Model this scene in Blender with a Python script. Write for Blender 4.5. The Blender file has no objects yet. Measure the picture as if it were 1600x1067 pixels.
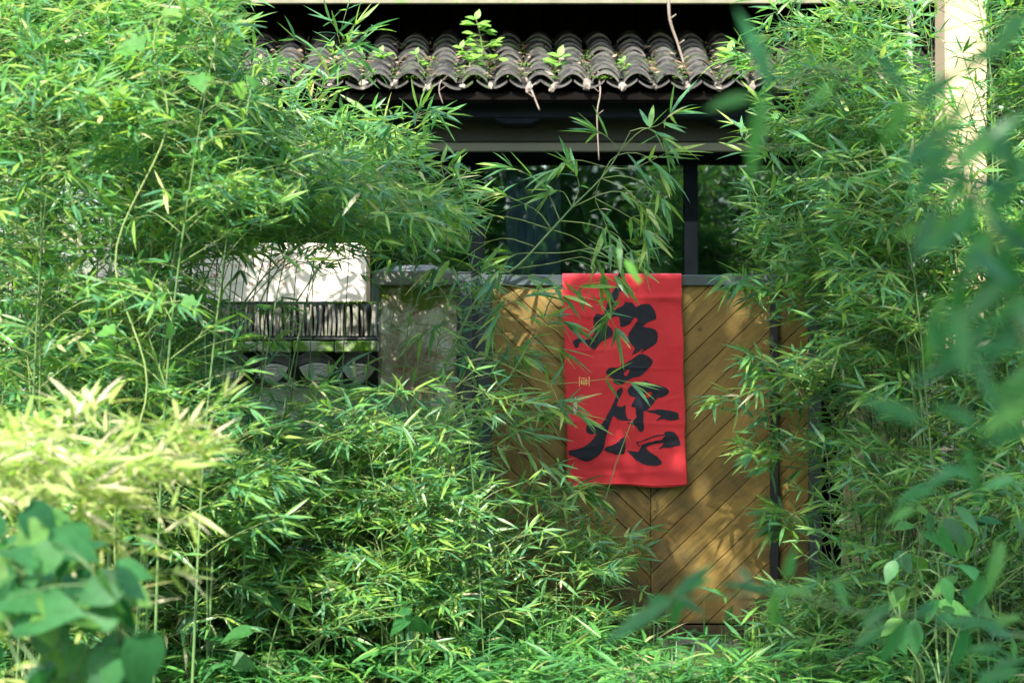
import bpy, bmesh, math, random
import numpy as np
from mathutils import Vector, Matrix, geometry

random.seed(7)
rng = np.random.default_rng(11)
scene = bpy.context.scene
COL = scene.collection

# ------------------------------------------------------------------ camera
CAMH, FPX, HOR = 1.42, 3000.0, 560.0
cam_d = bpy.data.cameras.new("camera")
cam = bpy.data.objects.new("camera", cam_d)
COL.objects.link(cam)
cam.location = (0, 0, CAMH)
cam.rotation_euler = (math.radians(90) + math.atan((HOR - 533.5) / FPX), 0, 0)
cam_d.sensor_width = 36.0
cam_d.lens = 36.0 * FPX / 1600.0
cam_d.clip_end = 400
cam_d.clip_start = 0.1
cam_d.dof.use_dof = True
cam_d.dof.focus_distance = 9.8
cam_d.dof.aperture_fstop = 2.6
scene.camera = cam

# ------------------------------------------------------------------ light
SUN_AZ, SUN_EL = math.radians(14), math.radians(46)      # azimuth: to the left behind the camera
SUN = Vector((-math.sin(SUN_AZ) * math.cos(SUN_EL), -math.cos(SUN_AZ) * math.cos(SUN_EL), math.sin(SUN_EL)))
world = bpy.data.worlds.new("World")
scene.world = world
world.use_nodes = True
wn = world.node_tree.nodes
sky = wn.new("ShaderNodeTexSky")
sky.sky_type = 'NISHITA'
sky.sun_disc = False
sky.sun_elevation = SUN_EL
sky.sun_rotation = math.radians(180) + SUN_AZ
sky.air_density = 1.0
sky.dust_density = 2.0
sky.ozone_density = 1.0
world.node_tree.links.new(sky.outputs[0], wn["Background"].inputs[0])
wn["Background"].inputs[1].default_value = 0.15
sun_d = bpy.data.lights.new("sun", 'SUN')
sun_d.energy = 3.4
sun_d.angle = math.radians(0.6)
sun_d.color = (1.0, 0.95, 0.86)
sun = bpy.data.objects.new("sun", sun_d)
COL.objects.link(sun)
sun.rotation_euler = (-SUN).to_track_quat('-Z', 'Y').to_euler()
sun.location = (-4, -6, 12)

vs = scene.view_settings
vs.view_transform = 'Standard'
vs.look = 'None'
vs.exposure = 2.1
vs.gamma = 1.0
vs.use_curve_mapping = False
scene.cycles.use_denoising = True
scene.cycles.max_bounces = 8
scene.cycles.diffuse_bounces = 4
scene.cycles.transmission_bounces = 6
scene.cycles.transparent_max_bounces = 8
scene.cycles.sample_clamp_indirect = 6.0

# ------------------------------------------------------------------ helpers
def P(px, py, d):
    """photo pixel (1600 x 1067) at depth d -> world point"""
    return Vector(((px - 800.0) / FPX * d, d, CAMH + (HOR - py) / FPX * d))

def ZP(py, d):
    return CAMH + (HOR - py) / FPX * d

def XP(px, d):
    return (px - 800.0) / FPX * d

def pix(p):
    return 800 + p[0] / p[1] * FPX, HOR - (p[2] - CAMH) / p[1] * FPX

def inside(poly, x, y):
    c = False
    j = len(poly) - 1
    for i in range(len(poly)):
        xi, yi = poly[i]
        xj, yj = poly[j]
        if (yi > y) != (yj > y) and x < (xj - xi) * (y - yi) / (yj - yi) + xi:
            c = not c
        j = i
    return c

def tag(o, label=None, cat=None, group=None, kind=None):
    if label: o["label"] = label
    if cat: o["category"] = cat
    if group: o["group"] = group
    if kind: o["kind"] = kind
    return o

def link(name, me, mat=None, parent=None, kind=None):
    o = bpy.data.objects.new(name, me)
    COL.objects.link(o)
    if mat is not None and me is not None and len(me.materials) == 0:
        for m in (mat if isinstance(mat, (list, tuple)) else [mat]):
            me.materials.append(m)
    if parent is not None:
        o.parent = parent
    if kind: o["kind"] = kind
    return o

def thing(name, loc, label, cat, group=None):
    o = bpy.data.objects.new(name, None)
    COL.objects.link(o)
    o.location = loc
    o.empty_display_size = 0.1
    return tag(o, label, cat, group, "thing")

def keep(o, parent):
    """parent o to an empty without moving it (empties here are only translated)"""
    o.parent = parent
    o.matrix_parent_inverse = Matrix.Translation(-Vector(parent.location))
    return o

def me_from(name, verts, faces, smooth=False):
    me = bpy.data.meshes.new(name)
    me.from_pydata([tuple(v) for v in verts], [], faces)
    me.update()
    if smooth:
        me.polygons.foreach_set("use_smooth", [True] * len(me.polygons))
    return me

def bm_done(bm, name, smooth=False):
    bmesh.ops.recalc_face_normals(bm, faces=bm.faces[:])
    me = bpy.data.meshes.new(name)
    bm.to_mesh(me)
    bm.free()
    if smooth:
        me.polygons.foreach_set("use_smooth", [True] * len(me.polygons))
    return me

def box_mesh(name, x0, x1, y0, y1, z0, z1, bev=0.004, jitter=0.0):
    bm = bmesh.new()
    bmesh.ops.create_cube(bm, size=1.0)
    for v in bm.verts:
        v.co = Vector(((x0 + x1) / 2 + v.co.x * (x1 - x0), (y0 + y1) / 2 + v.co.y * (y1 - y0), (z0 + z1) / 2 + v.co.z * (z1 - z0)))
        if jitter:
            v.co += Vector([random.uniform(-jitter, jitter) for _ in range(3)])
    if bev:
        bmesh.ops.bevel(bm, geom=bm.edges[:], offset=bev, segments=1, affect='EDGES')
    return bm_done(bm, name)

def rough_box(name, x0, x1, y0, y1, z0, z1, cell=0.06, amp=0.006, bev=0.012):
    """box with subdivided, slightly uneven faces (old plaster, stone)"""
    bm = bmesh.new()
    bmesh.ops.create_cube(bm, size=1.0)
    for v in bm.verts:
        v.co = Vector(((x0 + x1) / 2 + v.co.x * (x1 - x0), (y0 + y1) / 2 + v.co.y * (y1 - y0), (z0 + z1) / 2 + v.co.z * (z1 - z0)))
    bmesh.ops.bevel(bm, geom=bm.edges[:], offset=bev, segments=2, affect='EDGES')
    for ax, (a, b) in enumerate(((x0, x1), (y0, y1), (z0, z1))):
        n = min(40, int((b - a) / cell))
        for k in range(1, n):
            co = [0, 0, 0]; no = [0, 0, 0]
            co[ax] = a + (b - a) * k / n; no[ax] = 1
            bmesh.ops.bisect_plane(bm, geom=bm.verts[:] + bm.edges[:] + bm.faces[:], plane_co=co, plane_no=no)
    bm.normal_update()
    from mathutils import noise
    for v in bm.verts:
        n = noise.noise(v.co * 5.0) * 0.6 + noise.noise(v.co * 17.0) * 0.4
        v.co += v.normal * n * amp
    return bm_done(bm, name, smooth=False)

def tube_arrays(pts, radii, sides=6):
    pts = [Vector(p) for p in pts]
    V, F = [], []
    up = Vector((0, 0, 1))
    for i, p in enumerate(pts):
        t = (pts[min(i + 1, len(pts) - 1)] - pts[max(i - 1, 0)])
        if t.length < 1e-9: t = Vector((0, 0, 1))
        t.normalize()
        a = t.cross(Vector((0.3, 1, 0.1)))
        if a.length < 1e-3: a = t.cross(Vector((1, 0, 0)))
        a.normalize()
        b = t.cross(a)
        r = radii[i] if hasattr(radii, '__len__') else radii
        for k in range(sides):
            an = 2 * math.pi * k / sides
            V.append(p + a * math.cos(an) * r + b * math.sin(an) * r)
    n = len(pts)
    for i in range(n - 1):
        for k in range(sides):
            k2 = (k + 1) % sides
            F.append((i * sides + k, i * sides + k2, (i + 1) * sides + k2, (i + 1) * sides + k))
    F.append(tuple(range(sides))[::-1])
    F.append(tuple(range((n - 1) * sides, n * sides)))
    return V, F

class MB:
    def __init__(s): s.v = []; s.f = []
    def add(s, V, F):
        o = len(s.v); s.v += list(V); s.f += [tuple(i + o for i in f) for f in F]
    def tube(s, pts, r, sides=5): s.add(*tube_arrays(pts, r, sides))
    def mesh(s, name, smooth=True): return me_from(name, s.v, s.f, smooth)

def curve_pts(ctrl, n):
    """Catmull-Rom through control points"""
    c = [Vector(p) for p in ctrl]
    c = [c[0] * 2 - c[1]] + c + [c[-1] * 2 - c[-2]]
    out = []
    m = len(c) - 3
    for i in range(n):
        u = i / (n - 1) * m
        k = min(int(u), m - 1); t = u - k
        p0, p1, p2, p3 = c[k:k + 4]
        out.append(0.5 * ((2 * p1) + (p2 - p0) * t + (2 * p0 - 5 * p1 + 4 * p2 - p3) * t * t + (3 * p1 - p0 - 3 * p2 + p3) * t ** 3))
    return out

# ------------------------------------------------------------------ materials
def new_mat(name):
    m = bpy.data.materials.new(name)
    m.use_nodes = True
    nt = m.node_tree
    return m, nt, nt.nodes, nt.links, nt.nodes["Principled BSDF"]

def N(nt, t, **kw):
    n = nt.nodes.new(t)
    for k, v in kw.items():
        if k in n.inputs.keys(): n.inputs[k].default_value = v
        else: setattr(n, k, v)
    return n

def ramp(nt, stops, fac=None):
    r = nt.nodes.new("ShaderNodeValToRGB")
    el = r.color_ramp.elements
    while len(el) < len(stops): el.new(0.5)
    for e, (p, c) in zip(el, stops):
        e.position = p
        e.color = (c[0], c[1], c[2], 1) if hasattr(c, '__len__') else (c, c, c, 1)
    if fac is not None: nt.links.new(fac, r.inputs[0])
    return r

def mixc(nt, fac, a, b, mode='MIX'):
    n = nt.nodes.new("ShaderNodeMix")
    n.data_type = 'RGBA'; n.blend_type = mode
    for s, v in ((n.inputs[0], fac), (n.inputs[6], a), (n.inputs[7], b)):
        if isinstance(v, (int, float)): s.default_value = v
        elif isinstance(v, tuple): s.default_value = (*v, 1)
        else: nt.links.new(v, s)
    return n.outputs[2]

def noise_tex(nt, vec, scale, detail=6, rough=0.6, dist=0.0):
    n = N(nt, "ShaderNodeTexNoise", Scale=scale, Detail=detail, Roughness=rough, Distortion=dist)
    if vec is not None: nt.links.new(vec, n.inputs["Vector"])
    return n.outputs["Fac"]

def bump(nt, bsdf, h, strength=0.3, dist=0.01):
    b = N(nt, "ShaderNodeBump", Strength=strength, Distance=dist)
    nt.links.new(h, b.inputs["Height"])
    nt.links.new(b.outputs[0], bsdf.inputs["Normal"])

def coords(nt, kind="Object", scale=(1, 1, 1)):
    tc = nt.nodes.new("ShaderNodeTexCoord")
    mp = nt.nodes.new("ShaderNodeMapping")
    mp.inputs["Scale"].default_value = scale
    nt.links.new(tc.outputs[kind], mp.inputs[0])
    return mp.outputs[0]

def patchy(name, c1, c2, scale=6, rough=0.8, bumps=0.2, spec=0.3, extra=None, ext_scale=3, ext_lo=0.55, ext_hi=0.65, metal=0.0, c3=None):
    """two-tone noisy surface with optional third stain colour in patches (moss, lichen, rust)"""
    m, nt, nd, lk, b = new_mat(name)
    geo = nt.nodes.new("ShaderNodeNewGeometry")
    v = geo.outputs["Position"]
    f = noise_tex(nt, v, scale, 8, 0.65)
    r = ramp(nt, [(0.3, c1), (0.7, c2)], f)
    col = r.outputs[0]
    if c3 is not None:
        f3 = noise_tex(nt, v, scale * 2.7, 6, 0.7, 0.4)
        k3 = ramp(nt, [(0.55, 0.0), (0.62, 1.0)], f3)
        col = mixc(nt, k3.outputs[0], col, c3)
    if extra is not None:
        fe = noise_tex(nt, v, ext_scale, 9, 0.7, 0.3)
        k = ramp(nt, [(ext_lo, 0.0), (ext_hi, 1.0)], fe)
        fine = noise_tex(nt, v, 60, 4, 0.7)
        ec = mixc(nt, fine, tuple(0.45 * x for x in extra), tuple(1.5 * x for x in extra))
        col = mixc(nt, k.outputs[0], col, ec)
    lk.new(col, b.inputs["Base Color"])
    b.inputs["Roughness"].default_value = rough
    b.inputs["Specular IOR Level"].default_value = spec
    b.inputs["Metallic"].default_value = metal
    bump(nt, b, noise_tex(nt, v, scale * 6, 8, 0.7), bumps, 0.01)
    return m

def leaf_mat(name, stops, trans=0.45, tr_gain=(1.5, 1.6, 0.9), rough=0.38, spec=0.7, use_obj=False):
    m, nt, nd, lk, b = new_mat(name)
    at = N(nt, "ShaderNodeAttribute", attribute_name="rnd")
    fac = at.outputs["Fac"]
    if use_obj:
        oi = nt.nodes.new("ShaderNodeObjectInfo")
        fac = oi.outputs["Random"]
    r = ramp(nt, stops, fac)
    geo = nt.nodes.new("ShaderNodeNewGeometry")
    nz = noise_tex(nt, geo.outputs["Position"], 55, 3, 0.6)
    hs = N(nt, "ShaderNodeHueSaturation")
    vr = ramp(nt, [(0.3, 0.78), (0.7, 1.2)], nz)
    lk.new(vr.outputs[0], hs.inputs["Value"])
    lk.new(r.outputs[0], hs.inputs["Color"])
    lk.new(hs.outputs[0], b.inputs["Base Color"])
    b.inputs["Roughness"].default_value = rough
    b.inputs["Specular IOR Level"].default_value = spec
    tl = nt.nodes.new("ShaderNodeBsdfTranslucent")
    tc = mixc(nt, 1.0, hs.outputs[0], tr_gain, 'MULTIPLY')
    lk.new(tc, tl.inputs[0])
    mx = nt.nodes.new("ShaderNodeMixShader")
    mx.inputs[0].default_value = trans
    lk.new(b.outputs[0], mx.inputs[1]); lk.new(tl.outputs[0], mx.inputs[2])
    lk.new(mx.outputs[0], nd["Material Output"].inputs[0])
    return m

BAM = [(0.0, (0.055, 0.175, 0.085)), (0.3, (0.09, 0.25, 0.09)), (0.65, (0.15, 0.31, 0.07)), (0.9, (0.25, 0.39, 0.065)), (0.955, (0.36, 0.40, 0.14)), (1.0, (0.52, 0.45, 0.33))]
M = {}
M['bamboo'] = leaf_mat("bamboo_leaf", BAM)
M['bamboo_one'] = leaf_mat("bamboo_leaf_single", BAM, use_obj=True)
M['fore'] = leaf_mat("bamboo_leaf_dark", [(0, (0.02, 0.11, 0.035)), (0.6, (0.035, 0.16, 0.04)), (1, (0.08, 0.22, 0.04))], use_obj=True, spec=0.35)
M['broad'] = leaf_mat("broad_leaf", [(0, (0.02, 0.10, 0.035)), (0.5, (0.04, 0.16, 0.045)), (1, (0.10, 0.22, 0.04))], use_obj=True, rough=0.5, spec=0.35, trans=0.5)
M['vine'] = leaf_mat("vine_leaf", [(0, (0.06, 0.19, 0.04)), (1, (0.13, 0.29, 0.045))], use_obj=True, rough=0.6, spec=0.25)
M['weed'] = leaf_mat("weed_leaf", [(0, (0.12, 0.30, 0.04)), (1, (0.22, 0.42, 0.06))], use_obj=True, rough=0.6)
M['tree'] = leaf_mat("tree_leaf", [(0, (0.03, 0.10, 0.03)), (0.6, (0.05, 0.16, 0.035)), (1, (0.10, 0.22, 0.04))])
M['grass'] = leaf_mat("undergrowth_leaf", [(0, (0.04, 0.15, 0.05)), (0.6, (0.08, 0.25, 0.05)), (0.9, (0.16, 0.32, 0.06)), (1, (0.42, 0.36, 0.2))])
M['moss'] = leaf_mat("moss", [(0, (0.05, 0.13, 0.02)), (1, (0.14, 0.26, 0.03))], trans=0.2, rough=0.9, spec=0.1)
M['culm'] = patchy("bamboo_culm", (0.05, 0.12, 0.04), (0.12, 0.19, 0.06), 9, 0.45, 0.05, 0.4)
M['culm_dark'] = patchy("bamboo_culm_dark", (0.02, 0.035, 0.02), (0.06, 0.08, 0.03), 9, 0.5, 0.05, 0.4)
M['twig'] = patchy("twig_green", (0.10, 0.18, 0.05), (0.22, 0.26, 0.09), 20, 0.6, 0.05)
M['dry'] = patchy("dry_twig", (0.15, 0.12, 0.09), (0.26, 0.21, 0.17), 30, 0.8, 0.2)
M['bark'] = patchy("bark", (0.05, 0.04, 0.03), (0.12, 0.10, 0.08), 12, 0.9, 0.6)
M['steel'] = patchy("grey_painted_steel", (0.035, 0.05, 0.055), (0.055, 0.075, 0.08), 3, 0.5, 0.05, 0.4, extra=(0.09, 0.085, 0.075), ext_scale=7, ext_lo=0.62, ext_hi=0.8)
M['black'] = patchy("black_steel", (0.012, 0.013, 0.015), (0.022, 0.024, 0.026), 4, 0.5, 0.05, 0.4)
M['frame'] = patchy("window_frame_black", (0.003, 0.004, 0.005), (0.005, 0.007, 0.008), 4, 0.9, 0.03, 0.0)
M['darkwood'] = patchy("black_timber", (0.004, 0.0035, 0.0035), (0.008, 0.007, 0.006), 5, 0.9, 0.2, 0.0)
M['bluebeam'] = patchy("dark_blue_painted_beam", (0.010, 0.015, 0.020), (0.015, 0.021, 0.026), 3, 0.8, 0.05, 0.05)
M['olive'] = patchy("olive_painted_panel", (0.028, 0.031, 0.023), (0.036, 0.038, 0.028), 2, 0.7, 0.05, 0.2)
M['oliveband'] = patchy("pale_olive_trim", (0.10, 0.102, 0.07), (0.125, 0.125, 0.088), 3, 0.7, 0.05, 0.2)
M['fascia'] = patchy("weathered_eave_board", (0.12, 0.115, 0.075), (0.22, 0.2, 0.14), 5, 0.8, 0.2, 0.2, extra=(0.12, 0.18, 0.06), ext_scale=6)
M['white'] = patchy("old_white_plaster", (0.42, 0.43, 0.38), (0.66, 0.65, 0.6), 3, 0.85, 0.1, 0.2, extra=(0.16, 0.18, 0.12), ext_scale=2.2, ext_lo=0.55, ext_hi=0.75)
M['board'] = patchy("cream_board", (0.74, 0.66, 0.55), (0.80, 0.72, 0.62), 1.5, 0.6, 0.02, 0.3)
M['boardside'] = patchy("orange_wood_edge", (0.38, 0.22, 0.09), (0.5, 0.32, 0.15), 20, 0.6, 0.1)
M['cream'] = patchy("cream_plaster", (0.34, 0.26, 0.16), (0.42, 0.33, 0.21), 2.5, 0.85, 0.08, 0.2)
M['tan'] = patchy("tan_plaster", (0.42, 0.33, 0.2), (0.55, 0.45, 0.29), 4, 0.85, 0.2, 0.2, extra=(0.10, 0.12, 0.05), ext_scale=3.5)
M['tile'] = patchy("dark_clay_roof_tile", (0.010, 0.011, 0.011), (0.03, 0.03, 0.029), 9, 0.85, 0.4, 0.25, extra=(0.06, 0.10, 0.025), ext_scale=6, ext_lo=0.56, ext_hi=0.66, c3=(0.11, 0.105, 0.095))
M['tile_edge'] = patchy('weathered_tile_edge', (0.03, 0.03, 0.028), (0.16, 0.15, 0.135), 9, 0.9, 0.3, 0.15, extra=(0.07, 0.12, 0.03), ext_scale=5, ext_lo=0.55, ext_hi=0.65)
M['tilegrey'] = patchy("grey_ornament_tile", (0.3, 0.31, 0.25), (0.46, 0.46, 0.4), 14, 0.85, 0.3, 0.2, extra=(0.12, 0.17, 0.05), ext_scale=9, ext_lo=0.55, ext_hi=0.7)
M['tiledark'] = patchy("dark_ornament_tile", (0.04, 0.042, 0.038), (0.10, 0.10, 0.09), 12, 0.85, 0.3, 0.2, extra=(0.06, 0.11, 0.03), ext_scale=8)
M['standing'] = patchy("standing_tile_edge", (0.10, 0.10, 0.085), (0.30, 0.29, 0.24), 14, 0.85, 0.3, 0.2, extra=(0.07, 0.10, 0.03), ext_scale=5)
M['slab'] = patchy("coping_slab", (0.3, 0.29, 0.24), (0.5, 0.48, 0.43), 6, 0.85, 0.3, 0.2, extra=(0.10, 0.22, 0.02), ext_scale=2.6, ext_lo=0.47, ext_hi=0.56)
M['cap'] = patchy("concrete_cap", (0.12, 0.12, 0.11), (0.24, 0.235, 0.215), 10, 0.9, 0.3, 0.2, extra=(0.06, 0.08, 0.03), ext_scale=6)
M['mortar'] = patchy("pale_mortar", (0.14, 0.12, 0.10), (0.3, 0.25, 0.21), 30, 0.9, 0.4, 0.1)
M['stone'] = patchy("mossy_step_stone", (0.09, 0.085, 0.07), (0.2, 0.19, 0.16), 7, 0.85, 0.5, 0.3, extra=(0.07, 0.16, 0.02), ext_scale=4, ext_lo=0.5, ext_hi=0.6)
M['soil'] = patchy("mossy_soil", (0.035, 0.03, 0.02), (0.09, 0.075, 0.05), 5, 0.95, 0.7, 0.1, extra=(0.06, 0.14, 0.02), ext_scale=2, ext_lo=0.42, ext_hi=0.58)
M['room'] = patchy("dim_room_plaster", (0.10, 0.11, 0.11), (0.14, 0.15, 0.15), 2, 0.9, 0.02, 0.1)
M['curtain'] = patchy("grey_curtain_cloth", (0.36, 0.38, 0.45), (0.42, 0.44, 0.52), 6, 0.9, 0.1, 0.1)
M['pipe'] = patchy("grey_pipe", (0.13, 0.14, 0.14), (0.18, 0.19, 0.19), 5, 0.5, 0.05, 0.4)
M['ink'] = patchy("black_ink", (0.010, 0.012, 0.020), (0.016, 0.018, 0.028), 30, 0.75, 0.15, 0.25)
M['seal'] = patchy("gold_seal_print", (0.75, 0.35, 0.12), (0.8, 0.45, 0.2), 30, 0.8, 0.05)
M['redprint'] = patchy("faded_red_print", (0.5, 0.16, 0.13), (0.6, 0.25, 0.2), 30, 0.8, 0.02)
M['rot'] = patchy("dark_damp_wood", (0.03, 0.022, 0.015), (0.10, 0.075, 0.045), 8, 0.85, 0.4, 0.2, extra=(0.05, 0.08, 0.02), ext_scale=5)

def cloth_mat():
    m, nt, nd, lk, b = new_mat("red_cotton")
    v = coords(nt, "Object")
    f = noise_tex(nt, v, 7, 5, 0.6)
    r = ramp(nt, [(0.3, (0.45, 0.022, 0.03)), (0.7, (0.54, 0.035, 0.042))], f)
    lk.new(r.outputs[0], b.inputs["Base Color"])
    b.inputs["Roughness"].default_value = 0.8
    b.inputs["Specular IOR Level"].default_value = 0.2
    b.inputs["Sheen Weight"].default_value = 0.15
    w1 = N(nt, "ShaderNodeTexWave", Scale=260.0); w1.bands_direction = 'X'
    w2 = N(nt, "ShaderNodeTexWave", Scale=260.0); w2.bands_direction = 'Z'
    lk.new(v, w1.inputs["Vector"]); lk.new(v, w2.inputs["Vector"])
    add = N(nt, "ShaderNodeMath", operation='ADD')
    lk.new(w1.outputs["Fac"], add.inputs[0]); lk.new(w2.outputs["Fac"], add.inputs[1])
    cr = noise_tex(nt, v, 14, 6, 0.7, 1.2)
    add2 = N(nt, "ShaderNodeMath", operation='MULTIPLY_ADD'); add2.inputs[1].default_value = 8.0
    lk.new(cr, add2.inputs[0]); lk.new(add.outputs[0], add2.inputs[2])
    bump(nt, b, add2.outputs[0], 0.12, 0.003)
    return m
M['red'] = cloth_mat()

def plank_mat():
    m, nt, nd, lk, b = new_mat("golden_plank_wood")
    oi = nt.nodes.new("ShaderNodeObjectInfo")
    tc = nt.nodes.new("ShaderNodeTexCoord")
    off = N(nt, "ShaderNodeVectorMath", operation='MULTIPLY_ADD')
    cmb = nt.nodes.new("ShaderNodeCombineXYZ")
    for i in range(3): lk.new(oi.outputs["Random"], cmb.inputs[i])
    off.inputs[1].default_value = (37, 19, 23)
    lk.new(cmb.outputs[0], off.inputs[0]); lk.new(tc.outputs["Object"], off.inputs[2])
    mp = nt.nodes.new("ShaderNodeMapping"); mp.inputs["Scale"].default_value = (1.2, 8, 8)
    lk.new(off.outputs[0], mp.inputs[0])
    gr = N(nt, "ShaderNodeTexNoise", Scale=4.0, Detail=9, Roughness=0.62, Distortion=1.6)
    lk.new(mp.outputs[0], gr.inputs["Vector"])
    c = ramp(nt, [(0.25, (0.11, 0.07, 0.02)), (0.5, (0.20, 0.135, 0.036)), (0.72, (0.27, 0.185, 0.055))], gr.outputs["Fac"])
    # per plank tone
    tone = ramp(nt, [(0, (0.72, 0.68, 0.6)), (1, (1.12, 1.1, 1.0))], oi.outputs["Random"])
    col = mixc(nt, 1.0, c.outputs[0], tone.outputs[0], 'MULTIPLY')
    # knots
    mk = nt.nodes.new("ShaderNodeMapping"); mk.inputs["Scale"].default_value = (1.0, 1.7, 1)
    lk.new(off.outputs[0], mk.inputs[0])
    vo = N(nt, "ShaderNodeTexVoronoi", Scale=3.2)
    lk.new(mk.outputs[0], vo.inputs["Vector"])
    kn = ramp(nt, [(0.02, 1.0), (0.055, 0.0)], vo.outputs["Distance"])
    col = mixc(nt, kn.outputs[0], col, (0.06, 0.035, 0.012))
    # weather stains and algae, heavier near the ground
    geo = nt.nodes.new("ShaderNodeNewGeometry")
    sx = nt.nodes.new("ShaderNodeSeparateXYZ"); lk.new(geo.outputs["Position"], sx.inputs[0])
    st = noise_tex(nt, geo.outputs["Position"], 3.2, 9, 0.68, 0.6)
    mr = N(nt, "ShaderNodeMapRange"); mr.inputs[1].default_value = 0.0; mr.inputs[2].default_value = 1.3; mr.inputs[3].default_value = 0.17; mr.inputs[4].default_value = -0.04
    lk.new(sx.outputs[2], mr.inputs[0])
    ad = N(nt, "ShaderNodeMath", operation='ADD'); lk.new(st, ad.inputs[0]); lk.new(mr.outputs[0], ad.inputs[1])
    k = ramp(nt, [(0.55, 0.0), (0.72, 0.9)], ad.outputs[0])
    col = mixc(nt, k.outputs[0], col, (0.055, 0.048, 0.02))
    mo = noise_tex(nt, geo.outputs['Position'], 5.5, 10, 0.75, 0.2)
    km = ramp(nt, [(0.66, 0.0), (0.72, 0.8)], mo)
    col = mixc(nt, km.outputs[0], col, (0.02, 0.024, 0.012))
    lk.new(col, b.inputs["Base Color"])
    b.inputs["Roughness"].default_value = 0.55
    b.inputs["Specular IOR Level"].default_value = 0.35
    bump(nt, b, gr.outputs["Fac"], 0.25, 0.004)
    return m
M['plank'] = plank_mat()

def pillar_mat():
    m, nt, nd, lk, b = new_mat("mottled_old_plaster")
    geo = nt.nodes.new("ShaderNodeNewGeometry")
    v = geo.outputs["Position"]
    sx = nt.nodes.new("ShaderNodeSeparateXYZ"); lk.new(v, sx.inputs[0])
    f1 = noise_tex(nt, v, 5, 9, 0.7, 0.4)
    c = ramp(nt, [(0.28, (0.10, 0.085, 0.06)), (0.42, (0.24, 0.19, 0.13)), (0.52, (0.34, 0.30, 0.22)), (0.60, (0.55, 0.53, 0.45)), (0.7, (0.6, 0.58, 0.52))], f1)
    f2 = noise_tex(nt, v, 9, 8, 0.7)
    k2 = ramp(nt, [(0.54, 0.0), (0.62, 0.8)], f2)
    col = mixc(nt, k2.outputs[0], c.outputs[0], (0.22, 0.11, 0.06))
    fine = noise_tex(nt, v, 45, 5, 0.75)
    col = mixc(nt, 0.55, col, ramp(nt, [(0.3, 0.25), (0.7, 1.4)], fine).outputs[0], 'MULTIPLY')
    # moss hanging from the cap
    f3 = noise_tex(nt, v, 6, 8, 0.65, 0.5)
    mr = N(nt, "ShaderNodeMapRange"); mr.inputs[1].default_value = 1.35; mr.inputs[2].default_value = 1.85; mr.inputs[3].default_value = -0.35; mr.inputs[4].default_value = 0.22
    lk.new(sx.outputs[2], mr.inputs[0])
    ad = N(nt, "ShaderNodeMath", operation='ADD'); lk.new(f3, ad.inputs[0]); lk.new(mr.outputs[0], ad.inputs[1])
    km = ramp(nt, [(0.52, 0.0), (0.6, 1.0)], ad.outputs[0])
    mc = mixc(nt, fine, (0.03, 0.055, 0.012), (0.16, 0.22, 0.035))
    col = mixc(nt, km.outputs[0], col, mc)
    lk.new(col, b.inputs["Base Color"])
    b.inputs["Roughness"].default_value = 0.9
    b.inputs["Specular IOR Level"].default_value = 0.15
    bump(nt, b, fine, 0.5, 0.01)
    return m
M['pillar'] = pillar_mat()

def glass_mat():
    m, nt, nd, lk, b = new_mat("window_glass")
    nd.remove(b)
    fr = N(nt, "ShaderNodeFresnel", IOR=2.1)
    gl = N(nt, "ShaderNodeBsdfGlossy", Roughness=0.012)
    gl.inputs[0].default_value = (0.85, 1.0, 0.97, 1)
    geo = nt.nodes.new("ShaderNodeNewGeometry")
    nz = noise_tex(nt, geo.outputs["Position"], 1.3, 2, 0.5)
    bp = N(nt, "ShaderNodeBump", Strength=0.06, Distance=0.02)
    lk.new(nz, bp.inputs["Height"]); lk.new(bp.outputs[0], gl.inputs["Normal"])
    tr = nt.nodes.new("ShaderNodeBsdfTransparent"); tr.inputs[0].default_value = (0.6, 0.7, 0.74, 1)
    mx = nt.nodes.new("ShaderNodeMixShader")
    lk.new(fr.outputs[0], mx.inputs[0]); lk.new(tr.outputs[0], mx.inputs[1]); lk.new(gl.outputs[0], mx.inputs[2])
    lk.new(mx.outputs[0], nd["Material Output"].inputs[0])
    return m
M['glass'] = glass_mat()

# ------------------------------------------------------------------ ground
def build_ground():
    from mathutils import noise
    xs = np.concatenate([np.linspace(-120, -6, 14), np.linspace(-5, 5, 90), np.linspace(6, 120, 14)])
    ys = np.concatenate([np.linspace(-120, 2, 14), np.linspace(3, 10.6, 80), np.linspace(11.5, 160, 14)])
    V = []
    for y in ys:
        for x in xs:
            z = 0.0
            if abs(x) < 5.2 and 2.5 < y < 10.7:
                z = 0.03 * noise.noise((x * 1.5, y * 1.5, 0)) + 0.012 * noise.noise((x * 7, y * 7, 3)) - 0.02
            V.append((x, y, z))
    nx = len(xs)
    F = [(j * nx + i, j * nx + i + 1, (j + 1) * nx + i + 1, (j + 1) * nx + i) for j in range(len(ys) - 1) for i in range(nx - 1)]
    g = link("ground", me_from("ground", V, F, True), M['soil'])
    tag(g, "dark mossy soil in front of the gate", kind="structure")
build_ground()

# ------------------------------------------------------------------ house
ED = 12.5                                   # depth of the eave edge
SL = 0.45                                   # roof slope
EZ = ZP(140, ED)                            # eave height
HX0, HX1 = -4.6, 3.05
house = thing("house", (-0.7, 13.3, 0), "dark timber house with mossy tiled eaves and wide glass windows behind the gate", "house")
def hp(name, me, mat, parent=None):
    return keep(link(name, me, mat), house) if parent is None else link(name, me, mat, parent)

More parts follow.
